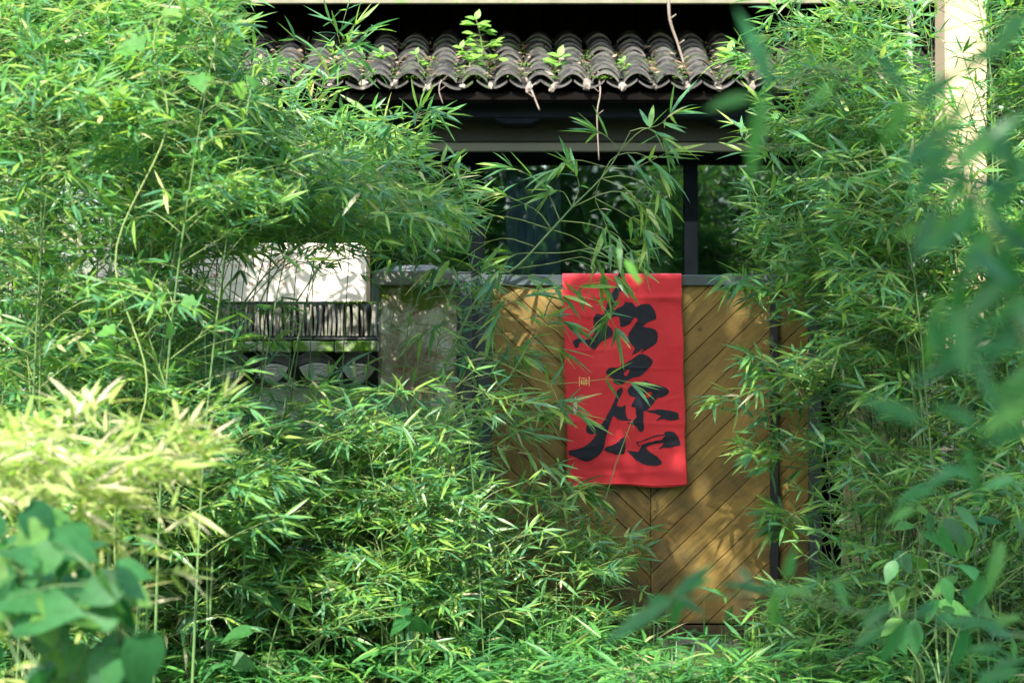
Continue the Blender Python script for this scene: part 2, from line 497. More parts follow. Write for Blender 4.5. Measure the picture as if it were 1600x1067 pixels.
WD = 13.25                                  # window plane
bz0, bz1 = ZP(183, 12.75), ZP(151, 12.75)
hp("eave_beam", box_mesh("eave_beam", HX0, HX1, 12.75, 12.93, bz0, bz1), M['bluebeam'])
for cx in (93, 435, 808, 1148):             # bracket ends under the beam
    z1 = bz0 - 0.002; x = XP(cx, 12.78)
    bm = bmesh.new()
    pr = [(-0.16, 0), (0.16, 0), (0.09, -0.035), (-0.09, -0.035)]
    fv = [bm.verts.new((x + a, 12.77, z1 + b)) for a, b in pr]
    bv = [bm.verts.new((x + a, 13.04, z1 + b)) for a, b in pr]
    bm.faces.new(fv); bm.faces.new(bv[::-1])
    for i in range(4): bm.faces.new((fv[i], fv[(i + 1) % 4], bv[(i + 1) % 4], bv[i]))
    hp("bracket", bm_done(bm, "bracket"), M['bluebeam'])
hp("lintel_panel", box_mesh("lintel_panel", HX0, HX1, 13.05, 13.2, ZP(221, 13.05), bz1 + 0.12), M['olive'])
hp("trim_band", box_mesh("trim_band", HX0, HX1, 12.98, 13.048, ZP(236, 12.98), ZP(223, 12.98)), M['oliveband'])
# soffit boards
n_b = 22
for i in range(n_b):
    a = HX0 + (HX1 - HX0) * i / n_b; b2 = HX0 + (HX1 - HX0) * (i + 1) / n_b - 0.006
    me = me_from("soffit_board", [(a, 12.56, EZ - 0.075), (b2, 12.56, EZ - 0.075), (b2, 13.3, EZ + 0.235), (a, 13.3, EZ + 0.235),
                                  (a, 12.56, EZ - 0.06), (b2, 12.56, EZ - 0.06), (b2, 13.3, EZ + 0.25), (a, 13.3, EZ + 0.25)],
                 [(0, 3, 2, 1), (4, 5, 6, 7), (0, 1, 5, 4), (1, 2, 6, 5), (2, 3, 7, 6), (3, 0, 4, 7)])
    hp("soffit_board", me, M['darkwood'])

# windows: frames, panes
wz1 = ZP(238, WD); wz0 = 0.75; rail = ZP(257, WD)
mull = [-5 + 335 * i - 260 for i in range(6)]          # pixel x of mullion centres
mull = [745 + 335 * k for k in range(-3, 3)]
mx = [XP(m, WD) for m in mull]
hp("window_head", box_mesh("window_head", HX0, HX1, WD, WD + 0.1, rail, wz1 + 0.02), M['frame'])
hp("window_sill", box_mesh("window_sill", HX0, HX1, WD - 0.05, WD + 0.1, wz0 - 0.08, wz0), M['frame'])
hw = 0.047
for x in mx:
    hp("mullion", box_mesh("mullion", x - hw, x + hw, WD - 0.01, WD + 0.09, wz0, rail), M['frame'])
for a, b2 in zip([HX0] + mx, mx + [HX1]):
    x0 = a + (hw if a != HX0 else 0); x1 = b2 - (hw if b2 != HX1 else 0)
    hp("window_pane", box_mesh("window_pane", x0, x1, WD + 0.035, WD + 0.041, wz0, rail, bev=0), M['glass'])
hp("lower_wall", box_mesh("lower_wall", HX0, HX1, WD, WD + 0.2, 0, wz0 - 0.08), M['olive'])
# room
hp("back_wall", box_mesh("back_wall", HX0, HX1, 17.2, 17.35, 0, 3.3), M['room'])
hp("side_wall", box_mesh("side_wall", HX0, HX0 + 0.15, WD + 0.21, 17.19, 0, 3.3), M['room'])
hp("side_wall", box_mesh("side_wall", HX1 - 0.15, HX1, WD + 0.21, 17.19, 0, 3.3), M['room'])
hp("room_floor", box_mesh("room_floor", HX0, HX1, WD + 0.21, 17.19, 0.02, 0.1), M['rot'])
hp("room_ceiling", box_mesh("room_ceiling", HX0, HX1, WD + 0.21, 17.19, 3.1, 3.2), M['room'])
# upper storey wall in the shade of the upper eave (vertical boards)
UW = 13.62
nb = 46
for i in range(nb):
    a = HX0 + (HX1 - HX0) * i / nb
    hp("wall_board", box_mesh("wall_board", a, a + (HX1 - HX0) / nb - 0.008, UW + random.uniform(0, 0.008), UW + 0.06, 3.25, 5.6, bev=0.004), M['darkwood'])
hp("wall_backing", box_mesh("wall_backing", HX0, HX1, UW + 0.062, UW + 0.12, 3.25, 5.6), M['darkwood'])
UE = 12.8
uz = ZP(5, UE)
hp("upper_eave_board", box_mesh("upper_eave_board", HX0 - 0.2, HX1 + 0.1, UE, UE + 0.035, uz, uz + 0.16), M['fascia'])
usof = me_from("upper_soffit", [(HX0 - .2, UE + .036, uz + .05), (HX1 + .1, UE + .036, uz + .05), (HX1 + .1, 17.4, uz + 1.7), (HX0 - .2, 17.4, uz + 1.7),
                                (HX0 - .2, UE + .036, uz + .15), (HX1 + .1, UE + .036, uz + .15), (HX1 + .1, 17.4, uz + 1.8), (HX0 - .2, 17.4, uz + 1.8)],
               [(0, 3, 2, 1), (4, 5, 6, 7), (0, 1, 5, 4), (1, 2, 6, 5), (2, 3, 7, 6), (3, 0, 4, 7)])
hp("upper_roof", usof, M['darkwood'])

# lower roof: deck + tiles
roof_len = 1.12
deck = me_from("roof", [(HX0, ED + .04, EZ - .02), (HX1, ED + .04, EZ - .02), (HX1, ED + roof_len, EZ - .02 + SL * (roof_len - .04)), (HX0, ED + roof_len, EZ - .02 + SL * (roof_len - .04)),
                        (HX0, ED + .04, EZ - .06), (HX1, ED + .04, EZ - .06), (HX1, ED + roof_len, EZ - .06 + SL * (roof_len - .04)), (HX0, ED + roof_len, EZ - .06 + SL * (roof_len - .04))],
               [(0, 1, 2, 3), (7, 6, 5, 4), (4, 5, 1, 0), (5, 6, 2, 1), (6, 7, 3, 2), (7, 4, 0, 3)])
roof = hp("roof", deck, M['darkwood'])
def tile_mesh(name, w, h, L, th, up=True, seg=8):
    """curved clay tile lying along +Y (uphill), front edge at y=0"""
    V, F = [], []
    for y, k in ((0, 1.0), (L, 0.93)):
        for layer in (0, 1):
            for i in range(seg + 1):
                t = -1 + 2 * i / seg
                x = t * w / 2 * k
                z = h * (1 - t * t) if up else -h * (1 - t * t)
                V.append((x, y, z + (th if layer else 0) * (1.0)))
    n = seg + 1
    a, b_, c, d = 0, n, 2 * n, 3 * n      # front-bottom, front-top, back-bottom, back-top
    for i in range(seg):
        F += [(b_ + i, b_ + i + 1, d + i + 1, d + i), (a + i + 1, a + i, c + i, c + i + 1), (a + i, a + i + 1, b_ + i + 1, b_ + i), (c + i + 1, c + i, d + i, d + i + 1)]
    F += [(a, b_, d, c), (a + seg, c + seg, d + seg, b_ + seg)]
    me = me_from(name, V, F, False)
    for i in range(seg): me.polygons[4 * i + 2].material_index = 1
    return me
cov = [tile_mesh("cover_tile", 0.165 + 0.01 * k, 0.058, 0.24, 0.019) for k in range(3)]
tro = tile_mesh("trough_tile", 0.20, 0.045, 0.24, 0.012, up=False)
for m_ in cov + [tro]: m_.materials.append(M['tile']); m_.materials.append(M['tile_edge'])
step, period = 0.118, 0.212
ang = math.atan(SL)
n_course = int(roof_len / math.cos(ang) / step) - 1
cols = int((HX1 - HX0) / period)
rest = MB()
for c in range(cols):
    cx = HX0 + 0.12 + c * period
    px = 800 + cx / ED * FPX
    for k in range(n_course):
        for kind in (0, 1):
            s = k * step
            x = cx + (period / 2 if kind else 0) + random.gauss(0, 0.004)
            yy = ED + s * math.cos(ang) + random.gauss(0, 0.006) - (0.02 if kind else 0)
            zz = EZ + SL * (yy - ED) + (0.045 if kind == 0 else 0.055) + random.gauss(0, 0.003)
            tilt = ang - 0.15 + random.gauss(0, 0.03)
            rz, ry = random.gauss(0, 0.06), random.gauss(0, 0.05)
            me = tro if kind else random.choice(cov)
            if 320 < px < 1250:
                o = link("trough_tile" if kind else "cover_tile", me, None)
                o.rotation_euler = (tilt, ry, rz)
                o.location = (x, yy, zz)
                o.parent = roof
                o.matrix_parent_inverse = Matrix.Identity(4)
            else:
                R = Matrix.Translation((x, yy, zz)) @ Matrix.Rotation(rz, 4, 'Z') @ Matrix.Rotation(tilt, 4, 'X')
                rest.add([R @ v.co for v in me.vertices], [tuple(p.vertices) for p in me.polygons])
# pieces parented to roof: the roof keeps world = its own matrix
o = link("outer_tiles", rest.mesh("outer_tiles", False), M['tile'], roof, kind="stuff")
def lump(name, r, mat, sq=(1, 1, 0.7), seed=0):
    from mathutils import noise
    bm = bmesh.new()
    bmesh.ops.create_icosphere(bm, subdivisions=2, radius=1)
    for v in bm.verts:
        n = 1 + 0.8 * noise.noise(v.co * 2.1 + Vector((seed * 7.3, 0, 0)))
        v.co = Vector((v.co.x * sq[0], v.co.y * sq[1], v.co.z * sq[2])) * r * n
    me = bm_done(bm, name)
    me.materials.append(mat)
    return me
lumps = [lump("mortar_lump", 0.028, M['mortar'], (1, .8, 1.0), i) for i in range(4)]
for c in range(cols):
    cx = HX0 + 0.12 + (c + 0.5) * period
    px = 800 + cx / ED * FPX
    if 320 < px < 1250 and random.random() < 0.75:
        o = link("mortar_lump", random.choice(lumps), None, roof)
        o.location = (cx + random.gauss(0, .015), ED - 0.02 + random.uniform(0, .03), EZ + 0.02 + random.uniform(-.012, .015))
        o.rotation_euler = (random.random() * 3, random.random() * 3, random.random() * 3)
        s = random.uniform(.7, 1.5); o.scale = (s, s * .8, s * random.uniform(.5, .9))
# the house empty is translated; the roof keeps its world place through keep(), and so do its children

# cream column and pipe beside the house
colm = thing("cream_column", (XP(1512, 12.1), 12.1, 0), "tall cream plastered column standing at the corner of the house", "column")
keep(link("shaft", rough_box("shaft", XP(1478, 12.0), XP(1543, 12.0), 12.0, 12.3, 0, 4.6, 0.15, 0.004, 0.01), M['cream']), colm)
keep(link("plinth", rough_box("plinth", XP(1478, 12) - .04, XP(1543, 12) + .04, 11.96, 12.34, -0.02, 0.35, 0.1, 0.004, 0.015), M['cap']), colm)
mb = MB(); xx = XP(1423, 12.3)
mb.tube([(xx, 12.3, 0), (xx, 12.3, 2.2), (xx, 12.3, 4.4)], 0.02, 10)
pipe = link("drain_pipe", mb.mesh("drain_pipe"), M['pipe'])
mb = MB()
for z in (0.6, 1.8, 3.0, 4.1): mb.tube([(xx, 12.3, z - .02), (xx, 12.3, z + .02)], 0.027, 10)
link("pipe_collar", mb.mesh("pipe_collar"), M['black'], pipe)
tag(pipe, "thin grey vertical pipe beside the cream column", "pipe")

# curtain inside
V, F = [], []
cd = 13.5
x0, x1 = XP(792, cd), XP(876, cd)
n = 40
for i in range(n + 1):
    t = i / n
    for z in (0.15, 2.95):
        V.append((x0 + (x1 - x0) * t, cd + 0.025 * math.sin(t * 26) + 0.01 * math.sin(t * 61), z))
for i in range(n): F.append((2 * i, 2 * i + 2, 2 * i + 3, 2 * i + 1))
cur = link("curtain", me_from("curtain", V, F, True), M['curtain'])
so = cur.modifiers.new("s", 'SOLIDIFY'); so.thickness = 0.004
tag(cur, "grey curtain hanging behind the middle window pane", "curtain")

# ------------------------------------------------------------------ gate
GD = 10.0
def gz(py): return ZP(py, GD)
def gx(px): return XP(px, GD)
gate = thing("wooden_gate", (gx(1005), GD, 0), "golden chevron plank gate in a dark grey steel frame", "gate")
GL, GR, GT, GB, GC = 768, 1262, 447, 972, 1016
keep(link("top_rail", box_mesh("top_rail", gx(746), gx(1284), 9.955, 10.015, gz(447), gz(430)), M['steel']), gate)
keep(link("stile", box_mesh("stile", gx(746), gx(767.5), 9.957, 10.013, gz(985), gz(447.5)), M['steel']), gate)
keep(link("stile", box_mesh("stile", gx(1262.5), gx(1282), 9.957, 10.013, gz(985), gz(447.5)), M['steel']), gate)
keep(link("cover_bar", box_mesh("cover_bar", gx(1201), gx(1214), 9.935, 9.968, gz(960), gz(447.5)), M['black']), gate)
keep(link("backing_panel", box_mesh("backing_panel", gx(768), gx(1262), 9.992, 10.006, gz(975), gz(447.5), 0), M['darkwood']), gate)
keep(link("bottom_rail", rough_box("bottom_rail", gx(746), gx(1284), 9.93, 10.03, gz(997), gz(975), 0.05, 0.004, 0.006), M['rot']), gate)
def clip_poly(poly, a, b, c):
    """keep a*x+b*y <= c"""
    out = []
    for i in range(len(poly)):
        p, q = poly[i], poly[(i + 1) % len(poly)]
        dp, dq = a * p[0] + b * p[1] - c, a * q[0] + b * q[1] - c
        if dp <= 0: out.append(p)
        if (dp < 0 < dq) or (dq < 0 < dp):
            t = dp / (dp - dq)
            out.append((p[0] + (q[0] - p[0]) * t, p[1] + (q[1] - p[1]) * t))
    return out
pitch = 40.0        # vertical pixel spacing of joints
screws = MB()
for side in (-1, 1):
    # joints run: on the right side down to the left, on the left side down to the right
    m_ = -0.96 * side
    for k in range(-8, 24):
        yc0 = 455 + k * pitch + (6 if side < 0 else 0)
        g = 1.3
        lo, hi = yc0 + g / 2, yc0 + pitch - g / 2
        # strip in pixel space: lo <= y - m_*(x-GC) <= hi
        xa, xb = (GL, GC - 0.4) if side < 0 else (GC + 0.4, GR)
        poly = [(xa, GT), (xb, GT), (xb, GB), (xa, GB)]
        poly = clip_poly(poly, -(-m_), -1, -(lo - m_ * GC))
        if len(poly) < 3: continue
        poly = clip_poly(poly, -m_, 1, hi - m_ * GC)
        if len(poly) < 3: continue
        pts = [Vector((gx(x), 0, gz(y))) for x, y in poly]
        # drop doubles
        q = []
        for p in pts:
            if not q or (p - q[-1]).length > 1e-4: q.append(p)
        if (q[0] - q[-1]).length < 1e-4: q.pop()
        if len(q) < 3: continue
        cen = sum(q, Vector()) / len(q)
        dirx = Vector((1, 0, -m_)).normalized()
        R = Matrix.Rotation(-math.atan2(dirx.z, dirx.x), 4, 'Y')
        Ri = R.inverted()
        bm = bmesh.new()
        yf = random.uniform(-0.002, 0.002)
        fv = [bm.verts.new(Ri @ (p - cen) + Vector((0, -0.009 + yf, 0))) for p in q]
        bv = [bm.verts.new(Ri @ (p - cen) + Vector((0, 0.009, 0))) for p in q]
        ff = bm.faces.new(fv); bm.faces.new(bv[::-1])
        for i in range(len(q)):
            j = (i + 1) % len(q)
            bm.faces.new((fv[j], fv[i], bv[i], bv[j]))
        try:
            bmesh.ops.bevel(bm, geom=list(ff.edges), offset=0.0022, segments=1, affect='EDGES')
        except Exception: pass
        me = bm_done(bm, "plank")
        o = link("plank", me, M['plank'])
        o.parent = gate
        o.matrix_parent_inverse = Matrix.Translation(-Vector(gate.location))
        o.location = (cen.x, 9.982, cen.z)
        o.rotation_euler = R.to_euler()
        # two screws near the spine
        for dy in (10, 28):
            sx_ = GC + side * 6; sy_ = yc0 + dy + m_ * (sx_ - GC)
            if GT + 8 < sy_ < GB - 8:
                screws.tube([(gx(sx_), 9.975, gz(sy_)), (gx(sx_), 9.9695, gz(sy_))], 0.004, 6)
keep(link("screws", screws.mesh("screws", False), M['black'], kind="stuff"), gate)

# post beside the gate
post = link("gate_upright", box_mesh("gate_upright", gx(715), gx(737), 9.93, 10.06, 0, gz(428)), M['steel'])
cap_ = link("upright_cap", box_mesh("upright_cap", gx(714), gx(738), 9.925, 10.065, gz(428) + .001, gz(426)), M['steel'], post)
tag(post, "grey steel gate post between the mottled pillar and the gate", "post")

# left pillar
pil = thing("gate_pillar", (gx(650), 10.05, 0), "mottled old plaster gate pillar with green moss under its concrete cap", "pillar")
keep(link("shaft", rough_box("shaft", XP(592, 9.85), gx(713.5), 9.85, 10.25, -0.02, ZP(446, 9.85), 0.05, 0.006, 0.012), M['pillar']), pil)
def cap_mesh(x0, x1, y0, y1, z0, z1, peak):
    bm = bmesh.new()
    a = [bm.verts.new(c) for c in ((x0, y0, z0), (x1, y0, z0), (x1, y1, z0), (x0, y1, z0))]
    b = [bm.verts.new(c) for c in ((x0, y0, z1), (x1, y0, z1), (x1, y1, z1), (x0, y1, z1))]
    k = 0.3
    c = [bm.verts.new((x0 + (x1 - x0) * u, y0 + (y1 - y0) * v, z1 + peak)) for u, v in ((k, k), (1 - k, k), (1 - k, 1 - k), (k, 1 - k))]
    bm.faces.new(a[::-1]); bm.faces.new(c)
    for i in range(4):
        j = (i + 1) % 4
        bm.faces.new((a[i], a[j], b[j], b[i])); bm.faces.new((b[i], b[j], c[j], c[i]))
    bmesh.ops.bevel(bm, geom=bm.edges[:], offset=0.006, segments=2, affect='EDGES')
    return bm_done(bm, "cap")
keep(link("cap", cap_mesh(XP(581, 9.8), gx(714.0), 9.80, 10.30, ZP(445.5, 9.8), ZP(424, 9.8), 0.04), M['cap']), pil)

# right pillar
pil2 = thing("gate_pillar", (gx(1372), 10.05, 0), "tan plaster gate pillar half hidden behind bamboo, opposite the mossy one", "pillar")
keep(link("shaft", rough_box("shaft", XP(1322, 9.85), XP(1440, 9.85), 9.85, 10.25, -0.02, ZP(446, 9.85), 0.05, 0.006, 0.012), M['tan']), pil2)
keep(link("cap", cap_mesh(XP(1304, 9.8), XP(1461, 9.8), 9.80, 10.30, ZP(445.5, 9.8), ZP(424, 9.8), 0.04), M['cap']), pil2)
shade_strip = link("gate_upright", box_mesh("gate_upright", gx(1286), gx(1320), 10.02, 10.14, 0, gz(432)), M['darkwood'])  # dark strip standing in for the pillar's shaded side
link("upright_cap", box_mesh("upright_cap", gx(1285), gx(1303), 10.015, 10.145, gz(432) + .001, gz(430)), M['steel'], shade_strip)
tag(shade_strip, "dark strip standing in for the shaded side of the tan pillar", "post")

# right garden wall
rw = thing("garden_wall", (XP(1700, 10.3), 10.3, 0), "pale plastered garden wall behind the thicket beside the tan pillar", "wall")
keep(link("wall_body", rough_box("wall_body", XP(1440, 10.2), 6.0, 10.2, 10.4, -0.02, ZP(560, 10.2), 0.2, 0.005, 0.01), M['white']), rw)
for i in range(12):
    x0 = XP(1440, 10.2) + 0.02 + i * 0.32
    keep(link("coping_tile", box_mesh("coping_tile", x0, x0 + 0.312, 10.12, 10.48, ZP(560, 10.2) + .002, ZP(545, 10.2), 0.01, 0.004), M['tile']), rw)

# ------------------------------------------------------------------ left garden wall with ornamental coping
LW = 10.3
lw = thing("garden_wall", (XP(300, LW), LW, 0), "white garden wall with a coping of upright tiles and scrolled drip tiles", "wall")
LX1 = XP(589, LW)
LX0 = -5.2
keep(link("wall_body", rough_box("wall_body", LX0, LX1, LW + 0.10, LW + 0.34, -0.02, ZP(606, LW), 0.15, 0.006, 0.01), M['white']), lw)
keep(link("wall_head", box_mesh("wall_head", LX0, LX1, LW + 0.12, LW + 0.32, ZP(606, LW) + .001, ZP(528, LW), 0.004), M['tiledark']), lw)
# slabs
x = LX1
i = 0
while x > LX0 + 0.3:
    w = random.uniform(0.17, 0.30)
    keep(link("coping_slab", box_mesh("coping_slab", x - w + 0.008, x, LW + random.uniform(-.01, .01), LW + 0.42, ZP(549, LW) + random.uniform(-.006, .004), ZP(533, LW), 0.007, 0.005), M['slab']), lw)
    x -= w
x = LX1
while x > LX0 + 0.3:
    w = random.uniform(0.25, 0.4)
    keep(link("coping_slab", box_mesh("coping_slab", x - w + 0.006, x, LW + 0.03, LW + 0.38, ZP(533, LW) + .004, ZP(526, LW), 0.004, 0.004), M['tiledark']), lw)
    x -= w
# upright tiles
xe = LX1 - 0.01
cnt = 0
base_z, top_z = ZP(525, LW) , ZP(475, LW)
up_meshes = []
for k in range(8):
    th = random.uniform(0.011, 0.017)
    V, F = [], []
    h = top_z - base_z
    seg = 4
    for sgn in (0, 1):
        for i in range(seg + 1):
            t = i / seg
            for y in (0, 0.2):
                V.append((sgn * th + 0.012 * math.sin(t * math.pi) * (0.5 if k % 2 else -0.3), y, h * t * random.uniform(0.985, 1.0)))
    n2 = (seg + 1) * 2
    for i in range(seg):
        a = i * 2
        F += [(a, a + 1, a + 3, a + 2), (n2 + a, n2 + a + 2, n2 + a + 3, n2 + a + 1), (a, a + 2, n2 + a + 2, n2 + a), (a + 1, n2 + a + 1, n2 + a + 3, a + 3)]
    F += [(0, n2, n2 + 1, 1), (seg * 2, seg * 2 + 1, n2 + seg * 2 + 1, n2 + seg * 2)]
    me = me_from("upright_tile", V, F); me.materials.append(M['standing'])
    up_meshes.append(me)
while xe > XP(120, LW):
    o = link("upright_tile", random.choice(up_meshes), None)
    o.parent = lw; o.matrix_parent_inverse = Matrix.Translation(-Vector(lw.location))
    o.location = (xe - 0.016, LW + 0.08 + random.gauss(0, 0.008), base_z + 0.002)
    o.rotation_euler = (random.gauss(0, .03), random.gauss(0, 0.035), random.gauss(0, 0.08))
    xe -= random.uniform(0.017, 0.026)
mbu = MB()
while xe > LX0:
    me = up_meshes[0]
    mbu.add([v.co + Vector((xe - .016, LW + .08, base_z + .002)) for v in me.vertices], [tuple(p.vertices) for p in me.polygons])
    xe -= 0.024
keep(link("far_upright_tiles", mbu.mesh("far_upright_tiles", False), M['standing'], kind="stuff"), lw)

# drip tiles: a dark scalloped arch above a pale tear-drop plate with scroll relief
def drip_plate():
    bm = bmesh.new()
    w, h = 0.088, 0.088
    out = []
    nseg = 22
    for i in range(nseg + 1):          # top arc from left to right
        t = -1 + 2 * i / nseg
        out.append((t * w, 0.022 * (1 - t * t) + 0.0))
    for i in range(1, nseg):           # lower lobe from right to left
        t = 1 - 2 * i / nseg
        z = -h * (1 - abs(t) ** 1.7) ** 0.8
        z += 0.004 * abs(math.sin(i * 1.4)) * (1 if 3 < i < nseg - 3 else 0)
        out.append((t * w, z))
    fv = [bm.verts.new((x, 0, z)) for x, z in out]
    bv = [bm.verts.new((x, 0.015, z)) for x, z in out]
    bm.faces.new(fv); bm.faces.new(bv[::-1])
    for i in range(len(out)):
        j = (i + 1) % len(out)
        bm.faces.new((fv[j], fv[i], bv[i], bv[j]))
    bmesh.ops.triangulate(bm, faces=bm.faces[:])
    return bm_done(bm, "drip_plate")
def drip_relief():
    mb = MB()
    def arc(cx, cz, rx, rz, a0, a1, r, n=10):
        r *= 1.35
        pts = [(cx + rx * math.cos(math.radians(a0 + (a1 - a0) * i / n)), -0.0015, cz + rz * math.sin(math.radians(a0 + (a1 - a0) * i / n))) for i in range(n + 1)]
        mb.tube(pts, r, 5)
    arc(0, -0.006, 0.074, 0.066, 190, 350, 0.0030, 18)
    arc(0, -0.012, 0.058, 0.05, 200, 340, 0.0022, 14)
    arc(0, -0.02, 0.030, 0.016, 0, 360, 0.0028, 16)
    arc(0, 0.000, 0.024, 0.010, 20, 160, 0.0024)
    for s in (-1, 1):
        arc(s * 0.045, -0.012, 0.013, 0.010, 0, 300, 0.0024)
        arc(s * 0.030, 0.004, 0.016, 0.007, 10, 180, 0.0022)
        arc(s * 0.022, -0.043, 0.013, 0.008, 180, 400, 0.0024)
        arc(s * 0.062, 0.000, 0.010, 0.008, 30, 250, 0.0022)
    arc(0, -0.052, 0.012, 0.007, 180, 360, 0.0022)
    for i in range(9):
        a = math.radians(205 + i * 16.5)
        mb.tube([(0.066 * math.cos(a), -0.001, -0.008 + 0.06 * math.sin(a)), (0.066 * math.cos(a), -0.004, -0.008 + 0.06 * math.sin(a))], 0.0028, 5)
    return mb.mesh("scroll_relief")
def arch_tile():
    V, F = [], []
    nseg = 28
    for layer, y in ((0, 0.0), (1, 0.16)):
        for i in range(nseg + 1):
            t = -1 + 2 * i / nseg
            sc = 0.004 * abs(math.sin(i * math.pi / 2.0)) if layer == 0 else 0
            V.append((t * 0.125, y, 0.075 * (1 - t * t) ** 0.9 + sc))
            V.append((t * 0.085, y, 0.022 * (1 - t * t)))
    n2 = (nseg + 1) * 2
    for i in range(nseg):
        a = 2 * i
        F += [(a + 1, a + 3, a + 2, a), (n2 + a, n2 + a + 2, n2 + a + 3, n2 + a + 1), (a, a + 2, n2 + a + 2, n2 + a), (a + 3, a + 1, n2 + a + 1, n2 + a + 3)]
    return me_from("arch_tile", V, F)
def arch_relief():
    mb = MB()
    for q, r in ((0.93, 0.0028), (0.76, 0.0022), (0.62, 0.002)):
        pts = []
        for i in range(25):
            t = -0.95 + 1.9 * i / 24
            z0, z1 = 0.022 * (1 - t * t), 0.075 * (1 - t * t) ** 0.9
            wv = 0.003 * math.sin(i * 1.6) if q < 0.9 else 0
            pts.append((t * (0.085 + (0.125 - 0.085) * q), -0.001, z0 + (z1 - z0) * q + wv))
        mb.tube(pts, r, 5)
    for i in range(23):
        t = -0.93 + 1.86 * i / 22
        z1 = 0.075 * (1 - t * t) ** 0.9 + 0.002
        mb.tube([(t * 0.125, 0.004, z1), (t * 0.125, -0.004, z1)], 0.0042, 6)
    return mb.mesh("bead_relief")
dp, dr, am, ar = drip_plate(), drip_relief(), arch_tile(), arch_relief()
dp.materials.append(M['tilegrey']); dr.materials.append(M['tilegrey']); am.materials.append(M['tiledark']); ar.materials.append(M['tiledark'])
k = 0
px = 561.0
while px > 60:
    x = XP(px, LW)
    for nm, me, rel, reln, dz, dy, tl in (("arch_tile", am, ar, "bead_relief", ZP(572, LW), -0.085, 0), ("drip_tile", dp, dr, "scroll_relief", ZP(575, LW), -0.105, -0.15)):
        o = link(nm, me, None)
        o.parent = lw; o.matrix_parent_inverse = Matrix.Translation(-Vector(lw.location))
        o.location = (x + random.gauss(0, .004), LW + dy, dz + random.gauss(0, .003))
        o.rotation_euler = (tl + random.gauss(0, .04), random.gauss(0, .05), random.gauss(0, .04))
        link(reln, rel, None, o)
    px -= 67.0
    k += 1

# signboard resting on the wall
BD = 10.36
sb = thing("signboard", (XP(390, BD), BD, ZP(472, BD)), "cream white signboard with faint red print resting on the wall coping", "sign")
bx0, bx1, bz0_, bz1_ = XP(150, BD), XP(572, BD), ZP(471.5, BD), ZP(380, BD)
keep(link("face_board", box_mesh("face_board", bx0, bx1, BD, BD + 0.02, bz0_, bz1_, 0.002), M['board']), sb)
keep(link("side_board", box_mesh("side_board", bx1 - 0.02, bx1 + 0.003, BD + 0.0205, BD + 0.25, bz0_, bz1_, 0.002), M['boardside']), sb)
keep(link("side_board", box_mesh("side_board", bx0 - 0.003, bx0 + 0.02, BD + 0.0205, BD + 0.25, bz0_, bz1_, 0.002), M['boardside']), sb)
mbp = MB()
def mark(px_, py_, w, h):
    c = P(px_, py_, BD - 0.0015)
    w *= BD / FPX; h *= BD / FPX
    mbp.add([(c.x - w / 2, c.y, c.z - h / 2), (c.x + w / 2, c.y, c.z - h / 2), (c.x + w / 2, c.y, c.z + h / 2), (c.x - w / 2, c.y, c.z + h / 2)], [(0, 1, 2, 3)])
for row, ys_, xs_ in ((0, 415, range(320, 480, 7)), (1, 445, range(330, 350, 5)), (2, 430, range(325, 345, 5)), (3, 407, range(430, 452, 5)), (4, 444, (443, 447)), (5, 443, (390, 394))):
    for x_ in xs_:
        mark(x_ + random.uniform(-.5, .5), ys_ + random.uniform(-1, 1), random.uniform(1.2, 2.4), random.uniform(3, 6))
keep(link("print", mbp.mesh("print", False), M['redprint'], kind="stuff"), sb)

# ------------------------------------------------------------------ stone step
def stone(px0, px1, py0, d0, d1, h, lab):
    me = rough_box("stone_step", XP(px0, d0), XP(px1, d0), d0, d1, -0.06, h, 0.04, 0.02, 0.02)
    return tag(link("stone_step", me, M['stone']), lab, "step")
stone(1030, 1170, 0, 9.15, 9.5, 0.035, "flat mossy stone step before the gate")
stone(960, 1090, 0, 8.55, 8.9, 0.03, "flat stone slab sunk in moss in front of the step")
stone(1180, 1330, 0, 8.7, 9.0, 0.02, "dark low stone slab beside the sunken mossy slab")

# ------------------------------------------------------------------ banner with brush writing
def bsurf(px_, py_):
    """banner front surface: photo pixel -> world point"""
    v = (py_ - 428) / 330.0
    w = 0.006 * math.sin(px_ * 0.045 + 0.5 + v * 2.0) * v + 0.003 * math.sin(px_ * 0.11 + py_ * 0.03) * v
    w += 0.0035 * math.sin(py_ * 0.06 + px_ * 0.012) * min(1, v * 4) * (0.4 + 0.6 * v)
    w += 0.006 * math.exp(-((py_ - 725 - 0.15 * (px_ - 980)) / 9.0) ** 2) - 0.004 * math.exp(-((py_ - 705 + 0.25 * (px_ - 980)) / 7.0) ** 2)
    w += 0.005 * math.exp(-((py_ - 466) / 5.0) ** 2) * (1 + .5 * math.sin(px_ * .05))
    for yc, am, tl, sg in ((545, .0035, -.05, 3.2), (574, .003, .03, 2.5), (605, .0032, .08, 4.0), (660, .004, .02, 2.6), (690, .003, -.12, 4.0), (738, .005, -.05, 4.5), (640, .0026, -.22, 3.5), (500, .003, .12, 4.0)):
        w += am * math.exp(-((py_ - yc - tl * (px_ - 970)) / sg) ** 2) * (0.55 + 0.45 * math.sin(px_ * .031 + yc))
    w += 0.006 * v * v * math.exp(-(((px_ - 905) + (py_ - 740) * .5) / 10.0) ** 2) + 0.005 * v * v * math.exp(-(((px_ - 1010) - (py_ - 740) * .8) / 9.0) ** 2)
    y = 9.930 - w - 0.012 * v
    return Vector((gx(px_), y, gz(py_)))
ban = thing("banner", (gx(974), 9.95, gz(757)), "red cloth banner with black brush writing hung over the gate rail", "banner")
def ledge(py_): return 878 + (py_ - 428) * 8.5 / 330.0 + 0.8 * math.sin(py_ * .05)
